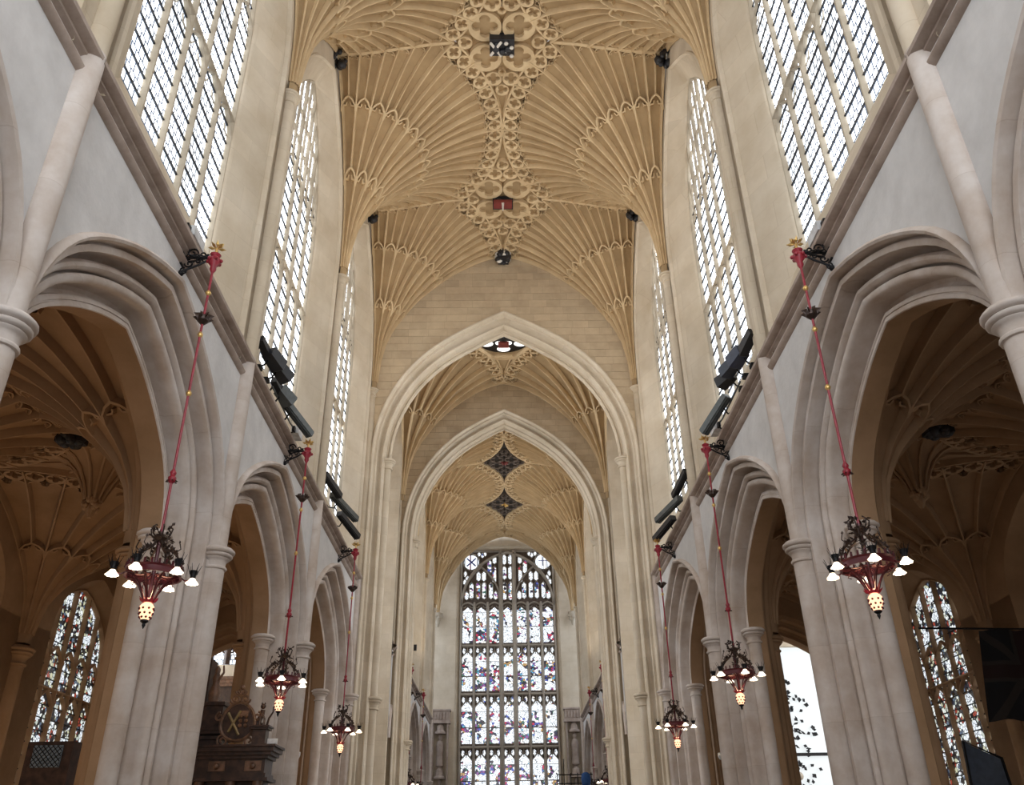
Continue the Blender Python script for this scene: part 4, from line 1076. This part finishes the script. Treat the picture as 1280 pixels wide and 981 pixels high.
    for r, z in [(.028, -.01), (.045, -.035), (.072, -.075), (.066, -.085)]:
        rows.append([(r*(1+.16*cos(8*2*pi*k/32)*(r > .05))*cos(2*pi*k/32), r*(1+.16*cos(8*2*pi*k/32)*(r > .05))*sin(2*pi*k/32), z) for k in range(32)])
    sh.grid(rows, True); sh.add(rows[-1], [tuple(range(32))]); sh = sh.build('lamp_shade', LAMP)
    arm = MB().tube([(-.14, 0, -.02), (-.09, 0, -.05), (-.04, 0, -.04), (0, 0, -.01)], .010, 5).build('arm', DKRED)
    for i in range(6):
        a = i*pi/3+.45; l = put('lamp', cup, t, (.47*cos(a), .47*sin(a), 0), a); put('lamp_shade', sh, l); put('arm', arm, l)
    return t
def make_bracket():
    b = empty('chandelier_bracket')      # local: wall at x = 0, rod at x = .5, z = 0 at the socket
    m = MB(); m.tube([(-.02, 0, .02), (.46, 0, .0)], .022, 6); m.tube([(0, 0, -.26), (.1, 0, -.2), (.26, 0, -.12), (.40, 0, -.02)], .018, 6); put('arm', m.build('arm', IRON), b)
    def scroll(m, cx, cz, r, a0, turns, w_=.014, y=0):
        pts = []; n = int(12*turns)+4
        for i in range(n+1):
            a = a0+turns*2*pi*i/n; q = r*(1-.82*i/n); pts.append((cx+q*cos(a), y, cz+q*sin(a)))
        m.tube(pts, w_, 5)
    m = MB()
    for cx, cz, r, a0, tn in [(.12, .10, .09, 0, 1.3), (.28, .07, .065, 3.2, 1.3), (.10, -.10, .085, 1.5, 1.4), (.24, -.05, .06, 0, 1.2), (.04, -.24, .07, 1.5, 1.3), (.02, .20, .06, 4.5, 1.3), (.36, .03, .04, 1, 1.2)]: scroll(m, cx, cz, r, a0, tn)
    put('scrollwork', m.build('scrollwork', IRON), b)
    m = MB(); m.box(-.02, .01, -.07, .07, -.14, .08); m.ball((0, 0, -.28), .05, 8); m.ball((0, 0, .26), .045, 8); put('wall_plate', m.build('wall_plate', IRON, 50), b)
    m = MB()
    for k, (x, y, z) in enumerate([(.10, .10, .0), (.10, -.10, .0), (.22, .07, .02), (.22, -.07, .02)]):
        m.tube([(0, y*.3, -.05), (x, y, z), (x+.16, y*.2, .01)], .012, 5)
    put('side_stay', m.build('side_stay', IRON), b)
    return b
ch0, br0 = make_chandelier(), make_bracket(); first = True
spots = [(y, s) for s in (-1, 1) for y in (BAYC[1], BAYC[2], BAYC[3])]+[(41.6, -1), (48.3, -1), (41.6, 1), (48.3, 1)]
CN = {BAYC[1]: ('largest and nearest', 'nearest'), BAYC[2]: ('middle-sized', 'middle'), BAYC[3]: ('smaller', 'third'), 41.6: ('tiny distant nearer chancel', 'nearer chancel'), 48.3: ('tiniest, farthest chancel', 'farthest chancel')}
for i, (y, s) in enumerate(spots):
    c = ch0 if i == 0 else copy_tree(ch0); b = br0 if i == 0 else copy_tree(br0)
    c.location = (s*4.5, y, 4.87); c.rotation_euler = (0, 0, .3*i); tag(c, '%s red and black wrought chandelier with lit lamps, hanging on the %s' % (CN[y][0], SIDE[s]), 'chandelier', 'wrought chandeliers along the arcades')
    b.location = (s*(W-.02), y, 9.83); b.rotation_euler = (0, 0, 0 if s < 0 else pi); tag(b, 'black scrolled iron bracket holding the %s chandelier rod on the %s wall' % (CN[y][1], SIDE[s]), 'bracket', 'iron chandelier brackets')
# the lamps' own light
for s in (-1, 1):
    for y in BAYC[1:]:
        l = bpy.data.lights.new('chandelier_glow', 'POINT'); l.energy = 10; l.color = (1, .72, .42); l.shadow_soft_size = .12
        o = bpy.data.objects.new('chandelier_glow', l); col.objects.link(o); o.location = (s*4.5, y, 4.58)

# ------------------------------------------------------------------ theatre lights on the clerestory sill
def obox(m, A, B, wx, wz, flare=1.0):
    A, B = Vector(A), Vector(B); d = (B-A).normalized(); sd = d.cross(Vector((0, 0, 1))).normalized(); u = sd.cross(d); vs = []
    for p, k in ((A, 1), (B, flare)):
        for a, b in ((-1, -1), (1, -1), (1, 1), (-1, 1)): vs.append(tuple(p+sd*a*wx*k/2+u*b*wz*k/2))
    return m.add(vs, [(3, 2, 1, 0), (4, 5, 6, 7), (0, 1, 5, 4), (1, 2, 6, 5), (2, 3, 7, 6), (3, 0, 4, 7)])
def floodlight(A, B, wx, wz, label, mat, trough=False, flare=1.15, glassm=None):
    A, B = Vector(A), Vector(B); o = empty('floodlight', tuple(A)); d = B-A
    wx *= .85; wz *= .85
    m = MB(); obox(m, (0, 0, 0), d, wx, wz, flare)
    if trough:
        n = d.normalized(); u = n.cross(Vector((0, 0, 1))).normalized(); v = u.cross(n)
        for q in (-.32, 0, .32): obox(m, tuple(u*q*wx-v*wz*.5), tuple(d+u*q*wx-v*wz*.5), .02, .05)
    put('housing', m.build('housing', mat), o)
    n = d.normalized(); m = MB(); obox(m, tuple(d*1.0), tuple(d+n*.02), wx*flare*.86, wz*flare*.86); put('lens', m.build('lens', glassm or GREYM), o)
    sx = 1 if A.x < 0 else -1
    m = MB(); m.tube([tuple(d*.25), tuple(d*.25+Vector((-sx*.12, 0, -.22))), (-sx*.16-.0, 0, -.36)], .02, 5); m.box(-sx*.16-.06, -sx*.16+.06, -.08, .08, -.42, -.34); put('yoke', m.build('yoke', IRON), o)
    tag(o, label, 'spotlight', 'theatre lights on the clerestory sills'); return o
floodlight((-4.96, 14.45, 10.95), (-4.90, 14.95, 10.82), .16, .16, 'slim black spotlight nearest the viewer in the left wall row', BLACKM)
floodlight((-4.88, 14.85, 10.88), (-4.72, 15.20, 10.72), .30, .28, 'square black floodlight on the left wall, second of the row', BLACKM)
floodlight((-4.82, 15.25, 10.82), (-4.62, 15.55, 10.62), .28, .26, 'flared black floodlight with grey front on the left wall', BLACKM)
floodlight((-4.95, 15.70, 10.72), (-4.88, 16.05, 10.60), .16, .18, 'small black lamp body beside the grey floodlight on the left wall', BLACKM)
floodlight((-4.90, 16.0, 10.66), (-4.70, 16.28, 10.46), .27, .27, 'grey flared floodlight above the long trough on the left wall', GREYM)
floodlight((-4.84, 16.35, 10.52), (-4.42, 17.15, 10.12), .20, .17, 'long grey trough light sticking out from the left wall', GREYM, True, 1.0)
floodlight((-4.93, 21.20, 10.95), (-4.66, 22.15, 10.68), .20, .17, 'black trough light at the far left clerestory sill, uppermost of three', BLACKM, True, 1.0)
floodlight((-4.88, 22.25, 10.78), (-4.40, 23.50, 10.50), .22, .18, 'grey trough light with bright reflector on the far left sill', GREYM, True, 1.0, WHITEM)
floodlight((-4.90, 23.50, 10.70), (-4.48, 24.45, 10.30), .22, .18, 'black trough light lowest on the far left sill', BLACKM, True, 1.0)
floodlight((4.96, 14.35, 10.95), (4.84, 14.85, 10.74), .20, .20, 'black spotlight nearest the viewer in the right wall row', BLACKM)
floodlight((4.86, 14.85, 10.82), (4.72, 15.20, 10.70), .30, .30, 'square dark blue floodlight on the right wall, second of the row', plain('blue_black_housing', (.025, .035, .07), .4))
floodlight((4.84, 15.35, 10.86), (4.66, 15.70, 10.74), .28, .26, 'flared dark blue floodlight on the right wall, third of the row', plain('blue_black_housing', (.02, .03, .055), .4))
floodlight((4.88, 15.85, 10.84), (4.66, 16.15, 10.74), .28, .26, 'rounded black floodlight on the right wall, fourth of the row', BLACKM)
floodlight((4.86, 16.40, 10.60), (4.42, 17.10, 10.05), .22, .18, 'long grey ribbed trough light sticking out from the right wall', GREYM, True, 1.0)
floodlight((4.96, 21.50, 11.05), (4.76, 22.50, 10.72), .20, .18, 'black trough light at the far right clerestory sill, uppermost of three', BLACKM, True, 1.0)
floodlight((4.86, 22.25, 10.55), (4.38, 23.40, 10.32), .22, .18, 'grey trough light with bright reflector on the far right sill', GREYM, True, 1.0, WHITEM)
floodlight((4.88, 23.50, 10.45), (4.48, 24.55, 10.15), .22, .18, 'black trough light lowest on the far right sill', BLACKM, True, 1.0)
for s in (-1, 1):
    for y, nm in ((10.45, 'nearest'), (17.75, 'middle')):
        b = empty('sill_box', (s*4.88, y, 10.22 if y < 12 else 10.45)); tag(b, 'white electrical box on the %s sill above the %s iron bracket' % (SIDE[s], nm), 'electrical box')
        put('case', MB().box(-.08, .08, -.22, .22, -.09, .09).build('case', WHITEM), b); put('conduit', MB().tube([(0, -.2, 0), (s*.05, -.5, .02), (s*.05, -2.2, .02)], .02, 5).build('conduit', GREYM), b)
        put('clamp', MB().tube([(0, -.22, -.02), (s*.02, -.34, -.14), (s*.10, -.38, -.2)], .018, 5).box(-.03, .03, -.36, -.24, -.1, .02).build('clamp', IRON), b)

# ------------------------------------------------------------------ carved oak screen with coat of arms under the left arcade
sc_ = empty('carved_screen', (-5.4, 18.2, 0)); tag(sc_, 'dark carved oak screen with moulded cornice between piers of the left arcade', 'screen')
m = MB()
for z0, z1, e in [(3.10, 3.16, .10), (3.16, 3.24, .04), (3.24, 3.50, .0), (3.50, 3.56, .06), (3.56, 3.62, .12), (3.62, 3.70, .18), (3.70, 3.74, .22)]: m.box(-1.35-e, .62+e, -.25-e, .35, z0, z1)
put('cornice', m.build('cornice', WOOD), sc_)
for x in (-1.0, -.30, .40):
    m = MB(); m.box(x-.16, x+.16, -.27, -.24, 3.28, 3.46); m.lathe([(.06, 0), (.06, .02)], 10, (0, 0)); put('frieze_panel', MB().box(x-.16, x+.16, -.275, -.25, 3.28, 3.46).ball((x, -.29, 3.37), .06, 8).build('frieze_panel', WOODL, 40), sc_)
put('lower_panel', MB().box(-1.35, .62, -.18, .2, 0, 3.1).build('lower_panel', WOOD), sc_)
for x in (-1.25, -.6, .0, .52): put('column', MB().lathe([(.08, 0), (.07, .3), (.065, 2.7), (.09, 2.85), (.10, 3.1)], 12, (x, -.24)).build('column', WOODL, 50), sc_)
sh = empty('coat_of_arms', (-5.44, 18.10, 3.74)); tag(sh, 'round carved wooden coat of arms with crossed staves on the dark oak screen', 'coat of arms')
m = MB(); pts = [(.30*cos(a)*(1.0-.12*sin(a)), .46+.33*sin(a)) for a in [2*pi*i/28 for i in range(28)]]; m.prism(pts, -.05, .05); put('shield', m.build('shield', WOOD), sh)
m = MB(); m.tube([(x*1.12, -.04, .46+(z-.46)*1.1) for x, z in pts+[pts[0]]], .035, 6); put('frame', m.build('frame', WOODL, 50), sh)
m = MB(); m.tube([(-.20, -.09, .62), (.06, -.09, .20)], .028, 5); m.tube([(.04, -.09, .66), (-.16, -.09, .26)], .028, 5); put('crossed_staves', m.build('crossed_staves', plain('gilded_oak', (.22, .16, .07), .4)), sh)
m = MB(); [m.ball((.05+.11*(i % 2), -.07, .38+.09*(i//2)), .04, 6) for i in range(6)]; m.box(0, .2, -.08, -.04, .56, .66); put('charges', m.build('charges', WOODL), sh)
def spiral(m, cx, cz, r, a0, tn, y, w_):
    n = int(14*abs(tn))+4; m.tube([(cx+r*(1-.8*i/n)*cos(a0+tn*2*pi*i/n), y, cz+r*(1-.8*i/n)*sin(a0+tn*2*pi*i/n)) for i in range(n+1)], w_, 5)
m = MB()
for cx, cz, r, a0, tn in [(-.10, .88, .10, 3.1, 1.5), (.10, .88, .10, 0, -1.5), (-.05, 1.03, .06, 3, 1.3), (.05, 1.03, .06, 0, -1.3), (-.26, .10, .12, 1.5, 1.5), (.26, .10, .12, 1.5, -1.5), (-.38, .55, .09, 1.5, 1.3), (.38, .55, .09, 1.5, -1.3)]: spiral(m, cx, cz, r, a0, tn, -.05, .022)
m.ball((0, -.03, 1.12), .05, 8); put('scrollwork', m.build('scrollwork', WOODL, 50), sh)
li = empty('carved_lion', (-4.97, 18.10, 3.74)); tag(li, 'small dark heraldic lion figure on a pedestal at the right end of the oak screen', 'statue')
m = MB(); m.box(-.13, .13, -.13, .13, 0, .30); m.box(-.17, .17, -.17, .17, .30, .34); m.box(-.20, .20, -.20, .20, .34, .37); m.box(-.16, .16, -.16, .16, 0, .04); put('pedestal', m.build('pedestal', WOOD), li)
m = MB(); m.tube([(-.10, 0, .37), (-.06, 0, .50), (-.01, -.02, .60), (.0, -.03, .68)], .06, 8, .8); m.ball((.0, -.05, .74), .055, 8); m.tube([(.0, -.08, .73), (.0, -.13, .71)], .03, 6); m.tube([(.0, -.05, .60), (.06, -.07, .50), (.06, -.08, .38)], .022, 6); m.tube([(-.04, -.05, .56), (-.02, -.10, .46), (-.02, -.10, .38)], .022, 6); m.tube([(-.12, 0, .42), (-.04, .05, .42), (.04, .05, .38)], .035, 6)
for q in (-.03, .03): m.ball((q, -.04, .80), .016, 5)
put('body', m.build('body', WOOD, 60), li)
put('ribbon', MB().tube([(.10, 0, .38), (.13, 0, .52), (.20, 0, .64), (.19, 0, .74)], .025, 6, .5).build('ribbon', WOOD), li)
ta = empty('carved_case', (-6.15, 18.5, 0)); tag(ta, 'tall black carved oak case with figures standing left of the coat of arms', 'case')
m = MB(); m.box(-.55, .35, -.2, .3, 0, 3.95)
for z, e in [(3.0, .04), (3.35, .08), (3.9, .06), (4.0, .12), (4.06, .16)]: m.box(-.55-e, .35+e, -.2-e, .3, z, z+.06)
put('body', m.build('body', WOOD), ta)
m = MB(); m.box(-.55, .30, -.2, .3, 4.1, 4.55); m.box(-.6, .34, -.26, .3, 4.55, 4.62); m.box(-.55, -.1, -.1, .3, 4.6, 5.5); put('upper_stage', m.build('upper_stage', WOOD), ta)
for x in (-.25, .12): put('relief_panel', MB().box(x-.13, x+.13, -.24, -.19, 3.5, 3.8).ball((x, -.24, 3.65), .07, 8).build('relief_panel', WOODL, 40), ta)
for x in (-.35, .05): m = MB(); m.lathe([(.10, 4.62), (.13, 4.8), (.07, 5.0), (.09, 5.1), (.05, 5.2), (.06, 5.28), (.01, 5.36)], 10, (x, -.1)); m.tube([(x+.05, -.15, 5.05), (x+.16, -.2, 5.2), (x+.14, -.2, 5.34)], .03, 5, .6); put('figure', m.build('figure', WOODL, 60), ta)
m = MB()
for z in (4.2, 3.2, 2.95): m.tube([(.36, -.2, z+.25), (.46, -.25, z+.1), (.42, -.25, z-.1), (.50, -.28, z-.2)], .05, 6, .7)
put('side_console', m.build('side_console', plain('worn_pale_oak', (.25, .17, .12), .4), 50), ta)
cd = put('white_card', MB().box(-.10, .10, -.01, .01, 0, .12).build('white_card', WHITEM), None, (-4.72, 18.1, 3.76)); tag(cd, 'small white card standing on the right end of the oak cornice', 'card')
for s in (-1, 1):
    o = put('dome_camera', MB().lathe([(.02, -.09), (.07, -.07), (.10, 0), (.10, .08), (.06, .10)], 14).build('dome_camera', WHITEM, 50), None, (s*5.72, 24.75, 4.28 if s < 0 else 4.1)); tag(o, 'small white dome camera on the %s far pier' % SIDE[s], 'camera')

# ------------------------------------------------------------------ flag on the right, glass cases low in the aisles, scaffold at the far end
fp = empty('flag', (7.4, 15.5, 5.26)); tag(fp, 'dark old union flag hanging from a horizontal pole in the right aisle', 'flag')
put('pole', MB().tube([(0, 0, 0), (2.6, 0, -.05)], .018, 6).build('pole', IRON), fp)
m = MB(); rows = []
for k in range(9):
    rows.append([(1.08-.03*k+(1.6*i/16), .04*sin(i*1.1+k*.2), -.04-1.55*k/8-.02*cos(i*.9)) for i in range(17)])
m.grid(rows)
def flagmat():
    mt, nt, b = newmat('dark_flag_cloth'); N = nt.nodes.new; K = nt.links.new
    tc = N('ShaderNodeTexCoord'); sp = N('ShaderNodeSeparateXYZ'); K(tc.outputs['Object'], sp.inputs[0])
    def band(inp, c, wd):
        a = N('ShaderNodeMath'); a.operation = 'SUBTRACT'; K(inp, a.inputs[0]); a.inputs[1].default_value = c
        b_ = N('ShaderNodeMath'); b_.operation = 'ABSOLUTE'; K(a.outputs[0], b_.inputs[0])
        c_ = N('ShaderNodeMath'); c_.operation = 'LESS_THAN'; K(b_.outputs[0], c_.inputs[0]); c_.inputs[1].default_value = wd; return c_.outputs[0]
    x, z = sp.outputs['X'], sp.outputs['Z']
    su = N('ShaderNodeMath'); su.operation = 'ADD'; K(x, su.inputs[0]); K(z, su.inputs[1]); di = N('ShaderNodeMath'); di.operation = 'SUBTRACT'; K(x, di.inputs[0]); K(z, di.inputs[1])
    cur = None; base = (.005, .0045, .006, 1)
    for inp, c, wd, cl in [(su.outputs[0], 1.03, .10, (.022, .017, .014, 1)), (di.outputs[0], 2.57, .10, (.022, .017, .014, 1)), (x, 1.80, .18, (.022, .017, .014, 1)), (z, -.77, .18, (.022, .017, .014, 1)), (x, 1.80, .11, (.016, .005, .005, 1)), (z, -.77, .11, (.016, .005, .005, 1))]:
        mx = N('ShaderNodeMix'); mx.data_type = 'RGBA'; K(band(inp, c, wd), mx.inputs['Factor']); mx.inputs['B'].default_value = cl
        if cur is None: mx.inputs['A'].default_value = base
        else: K(cur, mx.inputs['A'])
        cur = mx.outputs['Result']
    K(cur, b.inputs['Base Color']); b.inputs['Roughness'].default_value = .95; return mt
put('cloth', m.build('cloth', flagmat(), 60), fp)
m = MB(); m.tube([(-.05, 0, .02), (-.45, -.1, .55)], .006, 4); put('stay_wire', m.build('stay_wire', IRON), fp)
gc = empty('glass_banner', (8.75, 17.0, 0)); tag(gc, 'dark blue glass panel with pale stripes low in the right aisle', 'panel')
put('panel', MB().add([(-.42, 0, 1.5), (.42, 0, 1.5), (.32, 0, 3.2), (-.30, 0, 3.5)], [(0, 1, 2, 3)]).add([(-.42, .04, 1.5), (.42, .04, 1.5), (.32, .04, 3.2), (-.30, .04, 3.5)], [(3, 2, 1, 0)]).build('panel', plain('dark_blue_glass', (.04, .055, .09), .15)), gc)
for i in range(6): put('stripe', MB().tube([(-.10+.06*i, -.02, 2.75-.03*i), (.06+.05*i, -.02, 2.2)], .014, 4).build('stripe', WHITEM) if i == 0 else bpy.data.meshes['stripe'], gc, (0.03*i, 0, 0))
put('frame', MB().tube([(-.44, 0, 1.5), (-.31, 0, 3.52), (.33, 0, 3.22), (.44, 0, 1.5)], .03, 5).build('frame', IRON), gc)
lc = empty('lattice_case', (-8.55, 17.0, 0)); tag(lc, 'dark case with small diamond latticed glass front low in the left aisle', 'case')
put('body', MB().box(-.42, .42, .03, .5, 0, 3.75).build('body', WOOD), lc)
put('glass', MB().box(-.28, .25, -.01, .02, 3.30, 3.68).build('glass', plain('grey_lattice_glass', (.20, .25, .30), .2)), lc)
m = MB()
for i in range(-4, 10):
    x = -.28+.09*i
    for q in (1, -1):
        a, b = (x, 3.30), (x+q*.38, 3.68)
        xs0, xs1 = max(-.28, min(.25, a[0])), max(-.28, min(.25, b[0]))
        if abs(xs0-xs1) > .02: m.tube([(xs0, -.02, 3.30+(xs0-a[0])*q), (xs1, -.02, 3.30+(xs1-a[0])*q)], .007, 4)
put('lattice', m.build('lattice', IRON), lc)
sf = empty('scaffold', (4.4, 57.5, 0)); tag(sf, 'metal tube railing of a scaffold at the foot of the right chancel wall', 'scaffold')
for z in (5.6, 6.0, 6.5): put('rail', MB().tube([(-1.3, 0, z), (.9, 0, z)], .035, 6).build('rail', IRON), sf)
for i in range(6): put('post', MB().tube([(-1.3+.42*i, 0, 0), (-1.3+.42*i, 0, 6.6 if i != 1 else 7.4)], .03, 6).build('post', IRON), sf)
bb = put('blue_sack', MB().lathe([(.10, -.4), (.26, -.3), (.3, 0), (.26, .3), (.12, .4)], 12).build('blue_sack', plain('blue_cloth', (.03, .10, .30), .8), 60), None, (5.0-.15, 57.3, 6.2)); tag(bb, 'small blue bag hung at the end of the scaffold rail', 'bag')
sp = put('wall_speaker', MB().box(-.05, .1, -.08, .08, -.15, .15).build('wall_speaker', BLACKM), None, (-4.9, 46.5, 11.9)); tag(sp, 'tiny black loudspeaker on the pale left chancel wall', 'speaker')

# ------------------------------------------------------------------ organ case in the left transept
oc = empty('organ_case', (-11.6, 36.4, 0)); tag(oc, 'black and brown organ case below the bright window in the left transept', 'organ')
m = MB(); m.box(-3.4, 3.4, 0, .8, 0, 8.2); put('body', m.build('body', WOOD), oc)
m = MB()
for z, e in [(8.2, .12), (8.32, .2), (8.44, .28), (6.2, .08)]: m.box(-3.4-e, 3.4+e, -e, .8, z, z+.12)
put('cornice', m.build('cornice', WOODL), oc)
for i in range(14):
    x = -3.1+.46*i; put('pipe', MB().lathe([(.02, 2.9), (.12, 3.3), (.12, 6.0), (.10, 6.05)], 10, (x, -.14)).build('pipe', LEAF, 50), oc)
m = MB()
for i in range(4):
    A = Arch(.75, 7.0, .8, .7, 50); m.tube([(-2.55+1.7*i+x, -.06, z) for x, z in A.full(0, 6)], .06, 5)
put('arcading', m.build('arcading', WOODL, 40), oc)

# the sill floodlights' own light, thrown across and up at the vault
for s in (-1, 1):
    for y, p in ((15.3, 130), (17.2, 130), (22.5, 130), (24.5, 130), (43.0, 220), (50.0, 220)):
        l = bpy.data.lights.new('floodlight_beam', 'SPOT'); l.energy = p; l.color = (1, .86, .68); l.spot_size = radians(110); l.spot_blend = .8; l.shadow_soft_size = .25
        o = bpy.data.objects.new('floodlight_beam', l); col.objects.link(o); o.location = (s*4.25, y, 10.7)
        d = Vector((-s*4.0, 1.0, 11)); o.rotation_euler = d.to_track_quat('-Z', 'Y').to_euler()
